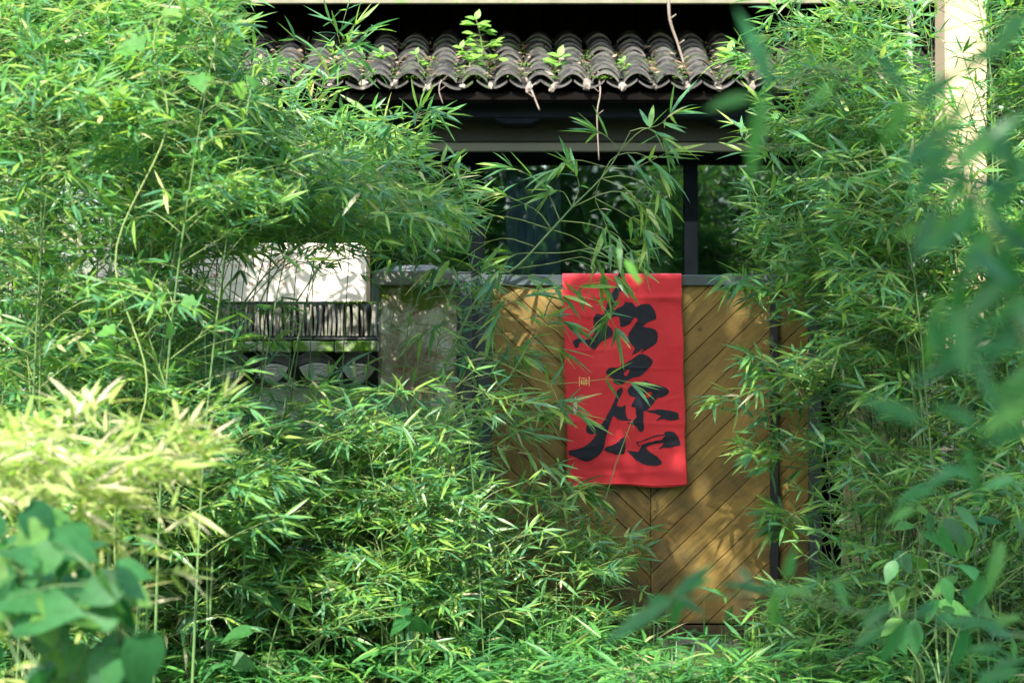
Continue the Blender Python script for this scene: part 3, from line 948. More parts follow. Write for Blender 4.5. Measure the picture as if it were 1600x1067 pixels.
def redge(py_): return 1063 + (py_ - 428) * 7.5 / 330.0 + 0.7 * math.sin(py_ * .06 + 1)
rows = []
nu = 60
top_y = 428.5
for i in range(10):                       # back fall and fold over the rail
    t = i / 9
    a = math.pi * t
    row = []
    for j in range(nu + 1):
        u = j / nu
        px_ = ledge(430) + (redge(430) - ledge(430)) * u
        f = bsurf(px_, 436)
        yb = 10.042
        yc, ry = (f.y + yb) / 2, (yb - f.y) / 2
        row.append(Vector((f.x, yc + ry * math.cos(a), gz(436) + (gz(427.5) - gz(436)) * math.sin(a) ** 0.6)))
    rows.append(row)
back = []
for z in (gz(520), gz(500), gz(470), gz(450)):
    back.append([Vector((p.x, 10.042 + 0.004 * math.sin(p.x * 30), z)) for p in rows[0]])
rows = back + rows
NR = 150
for i in range(1, NR + 1):
    py_ = 436 + (757.5 - 436) * i / NR
    row = []
    for j in range(nu + 1):
        u = j / nu
        dip = 2.2 * math.sin(u * 9 + 1) * (i / NR) ** 6
        px_ = ledge(py_) + (redge(py_) - ledge(py_)) * u
        row.append(bsurf(px_, py_ + dip))
    rows.append(row)
V = [v for r in rows for v in r]
F = [(i * (nu + 1) + j, i * (nu + 1) + j + 1, (i + 1) * (nu + 1) + j + 1, (i + 1) * (nu + 1) + j) for i in range(len(rows) - 1) for j in range(nu)]
cl = keep(link("cloth", me_from("cloth", V, F, True), M['red']), ban)
so = cl.modifiers.new("s", 'SOLIDIFY'); so.thickness = 0.0012; so.offset = 1.0
# hem: raised stitched strip along the bottom and sides
mbh = MB()
mbh.tube([bsurf(ledge(754.5) + (redge(754.5) - ledge(754.5)) * j / 40, 754.5 + 1.6 * math.sin(j / 40 * 9 + 1)) + Vector((0, -0.001, 0)) for j in range(41)], 0.004, 6)
keep(link("hem", mbh.mesh("hem"), M['red']), ban)

A1 = (876, 424, 7.62); A2 = (876, 544, 8.0); A3 = (876, 640, 8.0)
strokes = [
 (A1, [(675,30),(712,40),(718,180),(700,250),(655,340),(630,385),(600,430),(560,540),(530,600),(545,640),(600,680),(615,720),(610,770),(560,800),(500,830),(450,860),(400,938),(340,905),(310,870),(285,840),(215,850),(210,890),(185,920),(150,880),(140,830),(180,805),(220,800),(330,820),(395,750),(400,700),(385,640),(380,550),(430,500),(500,530),(530,440),(565,350),(610,250),(660,180)], []),
 (A1, [(590,480),(650,450),(720,420),(760,385),(745,360),(800,375),(820,368),(860,390),(880,430),(940,400),(1000,392),(1050,395),(1090,440),(1115,490),(1130,550),(1125,570),(1080,590),(1010,615),(965,660),(1000,670),(1060,675),(1110,690),(1140,730),(1145,790),(1130,850),(1070,900),(1000,935),(950,972),(940,970),(975,910),(880,985),(870,980),(915,935),(820,1015),(880,915),(830,870),(790,820),(800,740),(840,680),(880,620),(915,575),(870,545),(840,590),(800,640),(700,670),(695,600),(690,550),(650,540),(600,550),(580,520)], []),
 (A2, [(980,65),(1060,85),(1115,125),(1145,170),(1105,230),(1050,285),(985,350),(900,360),(820,400),(760,455),(700,455),(640,420),(650,380),(600,350),(550,300),(580,250),(640,235),(700,245),(760,215),(860,150),(930,100)], [[(772,318),(815,272),(850,258),(835,318),(806,352)]]),
 (A2, [(980,420),(1060,400),(1110,435),(1160,450),(1250,465),(1320,500),(1350,540),(1310,580),(1270,605),(1200,610),(1160,660),(1110,730),(1060,770),(1020,780),(1025,830),(1020,900),(1030,988),(1015,1028),(985,1038),(960,1018),(930,968),(900,948),(820,933),(810,918),(880,925),(910,878),(940,853),(925,808),(930,730),(900,735),(865,715),(900,650),(925,610),(850,590),(820,540),(840,480),(900,450)], [[(1012,592),(1080,535),(1138,545),(1092,618)]]),
 (A2, [(760,480),(770,540),(740,590),(700,670),(690,720),(760,730),(800,690),(800,800),(820,880),(900,890),(890,900),(760,895),(700,880),(650,830),(620,900),(595,968),(570,1058),(550,1118),(545,1198),(500,1298),(430,1358),(330,1408),(270,1393),(180,1348),(90,1313),(105,1293),(80,1278),(110,1263),(180,1258),(280,1223),(370,1158),(410,1108),(440,1056),(380,1070),(320,1048),(305,988),(340,933),(400,895),(460,865),(375,928),(430,973),(480,978),(510,928),(545,878),(590,790),(640,700),(680,600),(690,540),(720,500)], []),
 (A2, [(1040,770),(1130,770),(1200,755),(1300,765),(1380,780),(1440,800),(1465,830),(1450,850),(1468,865),(1440,885),(1360,897),(1300,890),(1280,870),(1210,890),(1170,905),(1200,870),(1250,840),(1160,810),(1090,795)], []),
 (A3, [(770,330),(805,345),(800,400),(800,480),(780,550),(730,540),(680,555),(640,530),(590,520),(560,510),(530,490),(560,450),(600,445),(680,410),(730,365)], []),
 (A3, [(810,495),(880,505),(960,520),(980,480),(1000,430),(1080,400),(1160,380),(1250,370),(1260,345),(1290,320),(1270,270),(1330,260),(1400,265),(1440,310),(1470,370),(1480,410),(1470,445),(1440,440),(1390,455),(1330,470),(1280,460),(1200,490),(1260,430),(1280,400),(1180,415),(1060,450),(1055,480),(1120,530),(1200,580),(1250,640),(1245,675),(1180,690),(1080,685),(1000,660),(920,610),(860,550)], []),
 (A3, [(935,385),(960,395),(1080,345),(1180,305),(1280,300),(1270,315),(1180,322),(1080,362),(960,405),(945,420),(990,440),(970,450),(930,410)], []),
]
def smooth_poly(pts, it=1):
    for _ in range(it):
        out = []
        for i in range(len(pts)):
            p, q = pts[i], pts[(i + 1) % len(pts)]
            out += [(p[0] * .8 + q[0] * .2, p[1] * .8 + q[1] * .2), (p[0] * .2 + q[0] * .8, p[1] * .2 + q[1] * .8)]
        pts = out
    return pts
def rag(pts, amp):
    """slightly ragged brush edge"""
    out = []
    for i in range(len(pts)):
        p, q = Vector(pts[i]), Vector(pts[(i + 1) % len(pts)])
        n = max(1, int((q - p).length / 1.5))
        for k in range(n):
            c = p.lerp(q, k / n)
            out.append((c.x + random.gauss(0, amp), c.y + random.gauss(0, amp)))
    return out
for (ox, oy, sc), outer, holes in strokes:
    loops = []
    for lp in [outer] + holes:
        q = smooth_poly([(ox + x / sc, oy + y / sc) for x, y in lp], 1)
        q = rag(q, 0.2)
        loops.append([Vector((x, y, 0)) for x, y in q])
    flat = [p for lp in loops for p in lp]
    tris = geometry.tessellate_polygon(loops)
    bm = bmesh.new()
    vv = [bm.verts.new(p) for p in flat]
    for t in tris:
        try: bm.faces.new([vv[i] for i in t])
        except Exception: pass
    xs_ = [p.x for p in flat]; ys_ = [p.y for p in flat]
    for ax, lo, hi in ((0, min(xs_), max(xs_)), (1, min(ys_), max(ys_))):
        c = math.ceil(lo / 3.0) * 3.0
        while c < hi:
            co = (c, 0, 0) if ax == 0 else (0, c, 0); no = (1, 0, 0) if ax == 0 else (0, 1, 0)
            bmesh.ops.bisect_plane(bm, geom=bm.verts[:] + bm.edges[:] + bm.faces[:], plane_co=co, plane_no=no)
            c += 3.0
    for v in bm.verts:
        v.co = bsurf(v.co.x, v.co.y) + Vector((0, -0.0026, 0))
    me = bpy.data.meshes.new("brush_stroke"); bm.to_mesh(me); bm.free()
    keep(link("brush_stroke", me, M['ink']), ban)
mbs = MB()                                 # small seal print
for (x0, y0, x1, y1) in ((904, 588, 905.2, 603), (919, 588, 920.2, 603), (907, 590, 913, 591.2), (907, 593.5, 909, 600), (911, 592, 912.2, 602), (914.5, 590, 915.7, 602), (908, 598, 918, 599.2), (913, 594, 918, 595.2)):
    mbs.add([bsurf(a, b) + Vector((0, -0.0022, 0)) for a, b in ((x0, y0), (x1, y0), (x1, y1), (x0, y1))], [(0, 1, 2, 3)])
keep(link("seal_print", mbs.mesh("seal_print", False), M['seal'], kind="stuff"), ban)

# ------------------------------------------------------------------ leaves
LT = np.array([0.0, 0.14, 0.42, 0.75, 1.0])
LWD = np.array([0.0, 0.72, 1.0, 0.55, 0.0])
LEAF_F = [(0, 1, 2), (0, 2, 3), (1, 4, 5, 2), (2, 5, 6, 3), (4, 7, 8, 5), (5, 8, 9, 6), (7, 10, 8), (8, 10, 9)]
def leaf_verts(L, W, droop, fold):
    """arrays (n,) -> (n,11,3) in leaf frame: x along, y across, z normal"""
    n = len(L)
    out = np.zeros((n, 11, 3))
    idx = 0
    def put(i, t, s, w):
        out[:, i, 0] = L * (t - 0.12 * np.abs(droop) * t * t)
        out[:, i, 1] = W * 0.5 * w * s
        out[:, i, 2] = -droop * L * t * t + fold * W * abs(s) * w
    put(0, 0, 0, 0)
    k = 1
    for r in (1, 2, 3):
        for s in (-1, 0, 1):
            put(k, LT[r], s, LWD[r]); k += 1
    put(10, 1, 0, 0)
    return out
class Leaves:
    def __init__(s): s.b = []; s.d = []; s.n = []; s.L = []; s.W = []; s.dr = []; s.r = []
    def add(s, base, d, nrm, L, W, droop, r):
        s.b.append(tuple(base)); s.d.append(tuple(d)); s.n.append(tuple(nrm)); s.L.append(L); s.W.append(W); s.dr.append(droop); s.r.append(r)
    def frames(s):
        d = np.array(s.d); d /= np.linalg.norm(d, axis=1, keepdims=True) + 1e-9
        nr = np.array(s.n)
        y = np.cross(nr, d); y /= np.linalg.norm(y, axis=1, keepdims=True) + 1e-9
        z = np.cross(d, y)
        return d, y, z
    def mesh(s, name):
        n = len(s.b)
        me = bpy.data.meshes.new(name)
        if n == 0: return me
        x, y, z = s.frames()
        lv = leaf_verts(np.array(s.L), np.array(s.W), np.array(s.dr), 0.16)
        V = np.array(s.b)[:, None, :] + lv[:, :, 0:1] * x[:, None, :] + lv[:, :, 1:2] * y[:, None, :] + lv[:, :, 2:3] * z[:, None, :]
        V = V.reshape(-1, 3)
        ft = np.array([i for f in LEAF_F for i in f]); fl = np.array([len(f) for f in LEAF_F])
        loops = (ft[None, :] + (np.arange(n) * 11)[:, None]).ravel()
        tot = np.tile(fl, n)
        st = np.concatenate([[0], np.cumsum(tot)[:-1]])
        me.vertices.add(len(V)); me.vertices.foreach_set("co", V.astype(np.float32).ravel())
        me.loops.add(len(loops)); me.loops.foreach_set("vertex_index", loops.astype(np.int32))
        me.polygons.add(len(tot)); me.polygons.foreach_set("loop_start", st.astype(np.int32))
        me.polygons.foreach_set("use_smooth", np.ones(len(tot), bool))
        me.update(calc_edges=True)
        at = me.attributes.new("rnd", 'FLOAT', 'POINT')
        at.data.foreach_set("value", np.repeat(np.array(s.r, dtype=np.float32), 11))
        return me
# shared single-leaf meshes (unit length 1, made for objects)
def single_leaf(name, w, droop, mat):
    lv = leaf_verts(np.array([1.0]), np.array([w]), np.array([droop]), 0.16)[0]
    me = me_from(name, lv, LEAF_F, True)
    me.materials.append(mat)
    return me
SINGLE = {}
def leaf_obj(parent, base, d, nrm, L, wr, droop, matkey):
    key = (matkey, round(wr / 0.02), round(droop / 0.12))
    if key not in SINGLE:
        SINGLE[key] = single_leaf("leaf", key[1] * 0.02, key[2] * 0.12, M[matkey])
    o = link("leaf", SINGLE[key], None)
    x = Vector(d).normalized(); y = Vector(nrm).cross(x)
    if y.length < 1e-4: y = Vector((1, 0, 0)).cross(x)
    y.normalize(); z = x.cross(y)
    Rm = Matrix((x, y, z)).transposed().to_4x4()
    o.parent = parent
    o.matrix_parent_inverse = Matrix.Identity(4)
    loc = Vector(base) - Vector(parent.location)
    o.matrix_basis = Matrix.Translation(loc) @ Rm @ Matrix.Diagonal((L, L, L, 1))
    return o

# ------------------------------------------------------------------ where the foliage leaves the view open
CLEAR = [(345,-60),(1200,-60),(1165,70),(1150,130),(1210,215),(1185,300),(1170,400),(1150,560),(1165,640),(1215,740),(1255,830),(1255,900),(1180,950),(1040,965),(1010,900),(985,850),(905,770),(850,690),(815,640),(790,570),(765,500),(735,440),(728,330),(700,270),(650,185),(600,185),(565,205),(540,160),(505,190),(450,185),(395,130)]
OPEN = [(300,380),(590,372),(735,420),(750,620),(640,640),(560,650),(420,640),(330,600),(290,520)]
GATE_L = [(730,430),(900,430),(900,960),(730,960)]
BRIGHT = [(1290,560),(1480,560),(1480,900),(1290,900)]
GATE_R = [(1140,440),(1300,440),(1325,900),(1200,900)]
COLUMN = [(1410,-60),(1560,-60),(1560,330),(1470,330)]
def dens(px, py):
    px += random.gauss(0, 24); py += random.gauss(0, 24)
    if inside(CLEAR, px, py): return 0.0
    if inside(OPEN, px, py): return 0.17
    if inside(GATE_L, px, py): return 0.42
    if inside(GATE_R, px, py): return 0.33
    if inside(BRIGHT, px, py): return 0.6
    if inside(COLUMN, px, py): return 0.22
    return 1.0

def leaf_fan(LV, end, tdir, n, ll, obj=None, spread=0.95, matkey='bamboo_one', rmax=1.0, rmin=0.0):
    tdir = Vector(tdir).normalized()
    side = tdir.cross(Vector((0, 0, 1)))
    if side.length < 0.1: side = Vector((random.gauss(0, 1), random.gauss(0, 1), 0))
    side.normalize()
    roll = random.gauss(0, 0.5)
    side = (Matrix.Rotation(roll, 3, tdir) @ side)
    for i in range(n):
        u = (i / (n - 1) * 2 - 1) if n > 1 else 0
        a = u * spread + random.gauss(0, 0.3)
        d = tdir * math.cos(a) + side * math.sin(a)
        d = (d + Vector((random.gauss(0, .2), random.gauss(0, .2), -random.uniform(-0.35, 0.6)))).normalized()
        nr = Vector((random.gauss(0, 0.5), random.gauss(-0.35, 0.5), 1.0))
        L = ll * random.uniform(0.65, 1.2) * (1 - 0.15 * abs(u))
        W = L * random.uniform(0.105, 0.155)
        r = random.random()
        r = r * 0.93 if random.random() < 0.96 else random.uniform(0.93, 1.0)
        dr = random.choice((random.uniform(-0.04, 0.1), random.uniform(0.02, 0.14), random.uniform(0.08, 0.26)))
        if obj is not None:
            leaf_obj(obj, end, d, nr, L, W / L, dr, matkey)
        else:
            LV.add(end, d, nr, L, W, dr, min(r, rmax) if rmin == 0 else random.uniform(rmin, 1))

def limit_y(p):
    """keep foliage in front of gate, pillars and walls"""
    if p.y > 9.72 and p.z < 2.1: p.y = 9.72 - random.random() * 0.05
    return p

def bamboo(ctrl, label, group, n_nodes=14, br_len=0.42, ll=0.135, r0=0.007, t0=0.2, zone=dens, culm='culm', name="bamboo", cut=True, single=False, twigs=5, fan=(3, 5), rmax=1.0, xmat='twig', rmin=0.0):
    pts = curve_pts(ctrl, 26)
    if cut:
        for i in range(6, len(pts)):
            if inside(CLEAR, *pix(pts[i])):
                pts = pts[:max(i, 6)]
                break
    n = len(pts)
    base = pts[0].copy()
    root = thing(name, base, label, "bamboo", group)
    rad = []
    for i in range(n):
        t = i / (n - 1)
        rad.append(max(0.0016, r0 * (1 - 0.75 * t)) * (1.12 if i % 3 == 0 else 1.0))
    mb = MB(); mb.tube(pts, rad, 6)
    keep(link("culm", mb.mesh("culm"), M[culm]), root)
    tw = MB(); LV = Leaves()
    nl = 0
    for k in range(n_nodes):
        t = t0 + (1 - t0) * (k + random.random() * 0.8) / n_nodes
        f = t * (n - 1); i = min(int(f), n - 2)
        p = pts[i].lerp(pts[i + 1], f - i)
        tang = (pts[i + 1] - pts[i]).normalized()
        for b in range(random.choice((1, 2, 2))):
            az = random.uniform(0, 2 * math.pi)
            out = Vector((math.cos(az), math.sin(az) * 0.75, 0))
            d = (out * 0.9 + tang * random.uniform(0.3, 0.9)).normalized()
            L = br_len * random.uniform(0.5, 1.15) * (1.0 - 0.35 * t)
            q = []
            bdrop = random.uniform(-0.05, 0.4)
            for s in range(5):
                u = s / 4
                q.append(limit_y(p + d * L * u + Vector((0, 0, -bdrop * L * u * u))))
            zd = zone(*pix(q[-1]))
            if random.random() > zd: continue
            tw.tube(q, [0.0026 * r0 / 0.007, 0.0022, 0.0018, 0.0014, 0.001], 4)
            bd = (q[-1] - q[-2]).normalized()
            for s in range(twigs):
                u = 0.3 + 0.7 * (s + 1) / twigs
                f2 = u * 4; j = min(int(f2), 3)
                a = q[j].lerp(q[j + 1], f2 - j)
                if s == twigs - 1:
                    e, ed = a, bd
                else:
                    lat = bd.cross(Vector((0, 0, 1)))
                    if lat.length < 0.1: lat = Vector((1, 0, 0))
                    lat.normalize()
                    ed = (bd * 0.7 + lat * (1 if s % 2 else -1) * random.uniform(0.4, 1.0) + Vector((0, 0, random.uniform(-0.25, 0.35)))).normalized()
                    l2 = random.uniform(0.05, 0.16)
                    e = limit_y(a + ed * l2)
                    if random.random() > zone(*pix(e)): continue
                    tw.tube([a, a.lerp(e, 0.5) + Vector((0, 0, 0.006)), e], [0.0014, 0.0012, 0.0009], 4)
                nn = random.randint(*fan)
                leaf_fan(LV, e, ed, nn, ll, obj=(root if single else None), rmax=rmax, rmin=rmin)
                nl += nn
    # leaves at the tip
    leaf_fan(LV, pts[-1], (pts[-1] - pts[-2]), 4, ll, obj=(root if single else None), rmax=rmax, rmin=rmin)
    if tw.v: keep(link("twigs", tw.mesh("twigs"), M[xmat], kind="stuff"), root)
    if LV.b:
        o = keep(link("leaves", LV.mesh("leaves"), M['bamboo']), root)
        o["kind"] = "stuff"
    return root, nl

total = 0
def where(x, y):
    """the findable thing that a stem's tip hangs before"""
    if x < 330: a = "the far end of the garden wall" if x < 120 else "the hidden end of the signboard"
    elif x < 590: a = "the cream signboard" if y < 480 else "the scrolled drip tiles" if y < 700 else "the foot of the white wall"
    elif x < 720: a = "the window" if y < 400 else "the mottled pillar"
    elif x < 770: a = "the grey gate post"
    elif x < 1300: a = "the chevron planks" if y > 440 else "the window glass"
    elif x < 1450: a = "the tan pillar" if y > 400 else "the drain pipe"
    elif x < 1560: a = "the pale wall" if y > 400 else "the cream column"
    else: a = "the far end of the pale wall"
    return a
def grow(px0, d, px_tip, py_tip, label, group, **kw):
    """bamboo rooted in the ground below pixel column px0 at depth d, arching to a tip seen at (px_tip, py_tip)"""
    global total
    b = Vector((XP(px0, d), d, -0.03))
    look = "thick" if kw.get('r0', .005) > .0065 else "thin"
    label = f"{look} {label} with its tip before {where(px_tip, py_tip)}"
    group = group + ", tips before " + where(px_tip, py_tip) + ", " + look
    dt = d + random.uniform(-0.35, 0.35)
    if dt > 9.6: dt = 9.6
    tip = P(px_tip, py_tip, dt)
    h = tip.z
    m1 = b.lerp(tip, 0.33); m1.z = h * random.uniform(0.42, 0.5)
    m1.x = b.x + (tip.x - b.x) * random.uniform(0.12, 0.25)
    m2 = b.lerp(tip, 0.7); m2.z = h * random.uniform(0.82, 0.92)
    m2.x = b.x + (tip.x - b.x) * random.uniform(0.45, 0.6)
    _, n_ = bamboo([b, m1, m2, tip], label, group, **kw)
    total += n_

# --- left thicket, tall stems rising out of the frame
for i in range(46):
    px0 = random.uniform(-120, 330)
    d = random.uniform(7.4, 9.5)
    grow(px0, d, px0 + random.uniform(-60, 190), random.uniform(-160, 160), "tall leafy bamboo stem", "tall bamboo in the thicket before the garden wall", n_nodes=24, br_len=0.46, r0=random.uniform(.005, .009))
# --- arching over the signboard towards the windows
for i in range(16):
    px0 = random.uniform(120, 430)
    d = random.uniform(8.3, 9.5)
    tx = random.uniform(360, 700)
    ty = random.uniform(200, 330) + max(0, (tx - 560)) * 0.35
    grow(px0, d, tx, ty, "arching bamboo stem", "bamboo arching over the signboard", n_nodes=19, br_len=0.36, r0=random.uniform(.004, .007), t0=0.4)
# --- low growth before wall and pillar
for i in range(95):
    px0 = random.uniform(-60, 800)
    d = random.uniform(8.2, 9.55)
    ty = random.uniform(600, 930)
    tx = px0 + random.uniform(-80, 150)
    grow(px0, d, tx, ty, "short bushy bamboo stem", "low bamboo before the garden wall", n_nodes=14, br_len=0.34, r0=random.uniform(.003, .006), t0=0.12, ll=0.115)
for i in range(26):
    px0 = random.uniform(640, 960)
    d = random.uniform(8.9, 9.55)
    grow(px0, d, px0 + random.uniform(-60, 60), random.uniform(780, 930), "low bamboo spray by the gate foot", "low bamboo at the foot of the gate", n_nodes=7, br_len=0.26, r0=.003, t0=0.1, ll=0.115)
# --- nearer clump on the left, overexposed sunlight put into its pale leaf colour
for i in range(7):
    px0 = random.uniform(-150, 200)
    d = random.uniform(5.3, 6.2)
    grow(px0, d, px0 + random.uniform(60, 180), random.uniform(690, 790), "bamboo stem painted pale as in sunlight", "pale sunlit bamboo", n_nodes=9, br_len=0.28, r0=.005, t0=0.35, zone=lambda x, y: (1.0 if x < 340 and y > 620 else 0.15) if x < 420 else 0, cut=False, ll=0.13, rmin=0.88)
# --- right thicket
for i in range(34):
    px0 = random.uniform(1380, 1720)
    d = random.uniform(8.4, 9.5)
    tx = px0 + random.uniform(-190, 60)
    grow(px0, d, tx, random.uniform(-120, 330), "tall upright bamboo stem", "tall bamboo before the cream column", n_nodes=22, br_len=0.44, r0=random.uniform(.005, .008))
for i in range(13):
    px0 = random.uniform(1350, 1480)
    d = random.uniform(8.8, 9.5)
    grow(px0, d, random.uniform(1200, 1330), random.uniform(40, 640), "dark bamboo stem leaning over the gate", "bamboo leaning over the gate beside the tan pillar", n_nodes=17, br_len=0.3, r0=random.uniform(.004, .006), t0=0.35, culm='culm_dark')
for i in range(34):
    px0 = random.uniform(1290, 1680)
    d = random.uniform(8.3, 9.5)
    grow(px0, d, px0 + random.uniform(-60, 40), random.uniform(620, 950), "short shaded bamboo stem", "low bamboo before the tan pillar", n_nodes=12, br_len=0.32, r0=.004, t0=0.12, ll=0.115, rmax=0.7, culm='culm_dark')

# --- airy sprigs that reach out of both thickets
for px0, d, tx, ty in ((430,9.3,545,62),(470,9.3,520,185),(520,9.2,600,190),(560,9.3,655,172),(600,9.3,700,262),(560,9.2,700,330),(330,9.0,392,100),(350,9.0,450,165),(640,9.4,735,420),(660,9.4,800,545),(700,9.4,850,640),(740,9.4,900,760),(800,9.4,980,850),(560,9.3,640,640),(450,9.3,520,600),
                       (1400,9.2,1165,75),(1380,9.2,1160,215),(1380,9.3,1180,300),(1360,9.3,1160,430),(1350,9.3,1145,620),(1340,9.2,1180,560),(1330,9.3,1195,700),(1420,9.0,1215,15),(1300,9.4,1230,800)):
    grow(px0, d, tx, ty, "airy bamboo sprig", "airy bamboo sprigs", n_nodes=11, br_len=0.17, r0=.0035, t0=0.6, ll=0.165, zone=lambda x, y: 1.0, cut=False, twigs=2, fan=(2, 4))
# --- the stem that leans across pillar and window, leaf by leaf
HD = 9.35
hero = thing("bamboo", P(480, 1075, HD), "bamboo stem leaning past the mottled pillar, spraying leaves before window and banner", "bamboo")
hs = [P(480, 1075, HD), P(575, 830, HD), P(640, 690, HD), P(700, 560, HD), P(760, 440, HD), P(804, 420, HD), P(862, 359, HD), P(894, 324, HD), P(939, 279, HD), P(969, 236, HD), P(985, 205, HD)]
hp_ = curve_pts(hs, 40)
mb = MB(); mb.tube(hp_, [0.0105 * (1 - 0.85 * i / 39) * (1.1 if i % 4 == 0 else 1) for i in range(40)], 7)
keep(link("culm", mb.mesh("culm"), M['culm']), hero)
mb = MB()
tw_list = [
 [(862,359),(800,340),(745,338),(705,345)], [(835,385),(790,372),(745,380),(700,362)], [(875,345),(850,290),(815,268),(795,262)], [(894,324),(950,300),(985,305),(1010,325)],
 [(939,279),(985,300),(1005,350),(1010,372)], [(939,279),(960,245),(1000,240),(1030,262)], [(969,236),(1000,205),(1030,195),(1048,178)], [(950,262),(900,250),(870,265)],
 [(830,395),(880,395),(930,388),(975,398)], [(804,420),(860,412),(915,402),(960,430)], [(894,324),(880,300),(860,300)], [(939,279),(930,310),(945,345),(955,380)],
 [(760,440),(820,450),(880,462),(935,470),(962,512)], [(760,440),(740,420),(710,405),(680,418)], [(745,470),(800,500),(850,492),(880,502)], [(720,540),(790,570),(860,600),(945,592),(985,598)],
 [(735,510),(700,500),(660,520)], [(690,590),(760,610),(830,625),(890,628)], [(700,560),(650,575),(610,600)], [(660,650),(740,690),(810,700),(860,730)], [(783,610),(834,527),(850,500)], [(960,430),(968,470),(950,500)],
 [(985,205),(1010,200),(1035,215)], [(862,359),(840,330),(800,310),(775,300)], [(875,345),(920,350),(960,365),(985,390)], [(804,432),(770,410),(735,400),(715,385)], [(894,324),(905,290),(895,262)], [(939,279),(975,275),(1015,290),(1035,310)], [(830,395),(800,400),(775,430)], [(950,262),(990,262),(1040,240)], [(760,440),(800,430),(850,436),(905,448)], [(720,540),(760,520),(810,530),(870,545)], [(690,590),(720,640),(780,660),(830,680)], [(862,359),(900,372),(930,400),(940,430)], [(735,510),(780,480),(830,460)], [(969,236),(950,215),(935,205)], [(820,450),(790,470),(775,500)], [(640,690),(600,700),(560,690)], [(860,600),(880,640),(905,650)], [(930,310),(985,340),(1015,365)],
]
HLV = Leaves()
for tl in tw_list:
    dd = HD + random.uniform(-0.12, 0.12)
    pp = curve_pts([P(x, y, HD + (dd - HD) * min(1, i)) for i, (x, y) in enumerate(tl)], 9)
    mb.tube(pp, [0.0026, .0025, .0023, .0021, .0019, .0017, .0015, .0013, .0011], 5)
    for i in (4, 6, 7):
        ed = (pp[i + 1] - pp[i]).normalized()
        ed = (ed + Vector((random.gauss(0, .5), random.gauss(0, .5), random.gauss(0, .4)))).normalized()
        leaf_fan(HLV, pp[i], ed, random.randint(1, 3), 0.19, obj=(hero if i == 7 else None), spread=0.8)
    leaf_fan(None, pp[-1], pp[-1] - pp[-2], random.randint(5, 6), 0.21, obj=hero, spread=0.9)
keep(link("twigs", mb.mesh("twigs"), M['twig'], kind="stuff"), hero)

keep(link("side_leaves", HLV.mesh("side_leaves"), M['bamboo'], kind="stuff"), hero)
# thin upright stalk in front of the banner
mb = MB(); mb.tube([P(905, 900, 9.6), P(940, 800, 9.6), P(962, 725, 9.6), P(988, 655, 9.6)], [.004, .0035, .003, .0018], 5)
stk = link("grass_stalk", mb.mesh("grass_stalk"), M['twig'])
keep(stk, thing("bare_stalk", P(870, 985, 9.6), "thin bare stalk rising before the lower edge of the red banner", "stalk")); stk.name = "stem"
mb = MB(); mb.tube([P(870, 990, 9.6), P(885, 950, 9.6), P(905, 900, 9.6)], [.0045, .0042, .004], 5)
o = keep(link("stem", mb.mesh("stem"), M['twig']), stk.parent)
for e in ((987, 655, 0.3, -1.0, .06), (975, 672, 0.6, -.8, .075), (970, 690, -0.8, .25, .05)):
    leaf_obj(stk.parent, P(e[0], e[1], 9.6), (e[2], -0.1, e[3]), (0, -0.6, 1), e[4], .06, .24, 'bamboo_one')

# ------------------------------------------------------------------ foreground blurred bamboo, leaf by leaf
def fore_spray(label, stem, leaves, d, r, matkey='fore'):
    root = thing("bamboo", P(*stem[0], d), label, "bamboo")
    mb = MB(); pp = curve_pts([P(x, y, d) for x, y in stem], 24)
    mb.tube(pp, [r * (1 - 0.6 * i / 23) for i in range(24)], 7)
    keep(link("culm", mb.mesh("culm"), M['culm']), root)
    for (x0, y0, x1, y1, w, *rest_) in leaves:
        dd = d + (rest_[0] if rest_ else random.uniform(-0.15, 0.15))
        a, b = P(x0, y0, dd), P(x1, y1, dd + random.uniform(-.04, .04))
        L = (b - a).length
        wr = max(0.08, min(0.34, 1.3 * w / math.hypot(x1 - x0, y1 - y0)))
        dr = 0.12
        leaf_obj(root, a + Vector((0, 0, 0)), (b - a) + Vector((0, 0, dr * L)), Vector((random.gauss(0, .3), -1.0, 0.8)), L * 1.02, wr, dr, matkey)
    return root
L1 = [(1205,138,1152,8,24,0),(1178,152,1100,176,24,0),(1195,140,1172,285,22,0),(1365,85,1415,140,20),(1310,130,1250,180,14),(1420,150,1380,240,20),(1440,165,1500,110,22),(1470,200,1400,290,22),
      (1490,240,1420,250,20),(1500,260,1580,190,26),(1520,290,1610,300,26),(1530,310,1470,400,24),(1545,340,1600,270,24),(1550,360,1500,460,26),(1560,390,1640,360,26),(1565,410,1530,500,24),
      (1575,440,1500,520,22),(1580,470,1625,540,26),(1590,500,1540,580,24),(1470,205,1530,150,18),(1510,270,1480,330,22),(1330,105,1390,60,12),(1600,540,1500,560,22),(1610,570,1560,660,26),(1540,330,1620,420,24),
      (1590,60,1500,120,20),(1600,20,1560,90,24),(1480,220,1430,330,18),(1560,390,1590,480,26),(1500,260,1440,220,16)]
for _ in range(46):
    x = random.uniform(1440, 1640); y = random.uniform(120, 700)
    if x + (y - 120) * .12 < 1470: continue
    a_ = random.uniform(0.2, 2.9)
    l_ = random.uniform(70, 130)
    L1.append((x, y, x + l_ * math.cos(a_) * -1, y + l_ * math.sin(a_) * random.choice((1, 1, -.6)), random.uniform(16, 26)))
fore_spray("out of focus bamboo branch hanging before the cream column and roof corner", [(1660,720),(1590,500),(1545,340),(1500,260),(1430,155),(1330,105),(1205,138)], L1, 2.55, 0.0045)
def c9(x, y): return 1060 + x / 2.963, 707 + y / 2.963
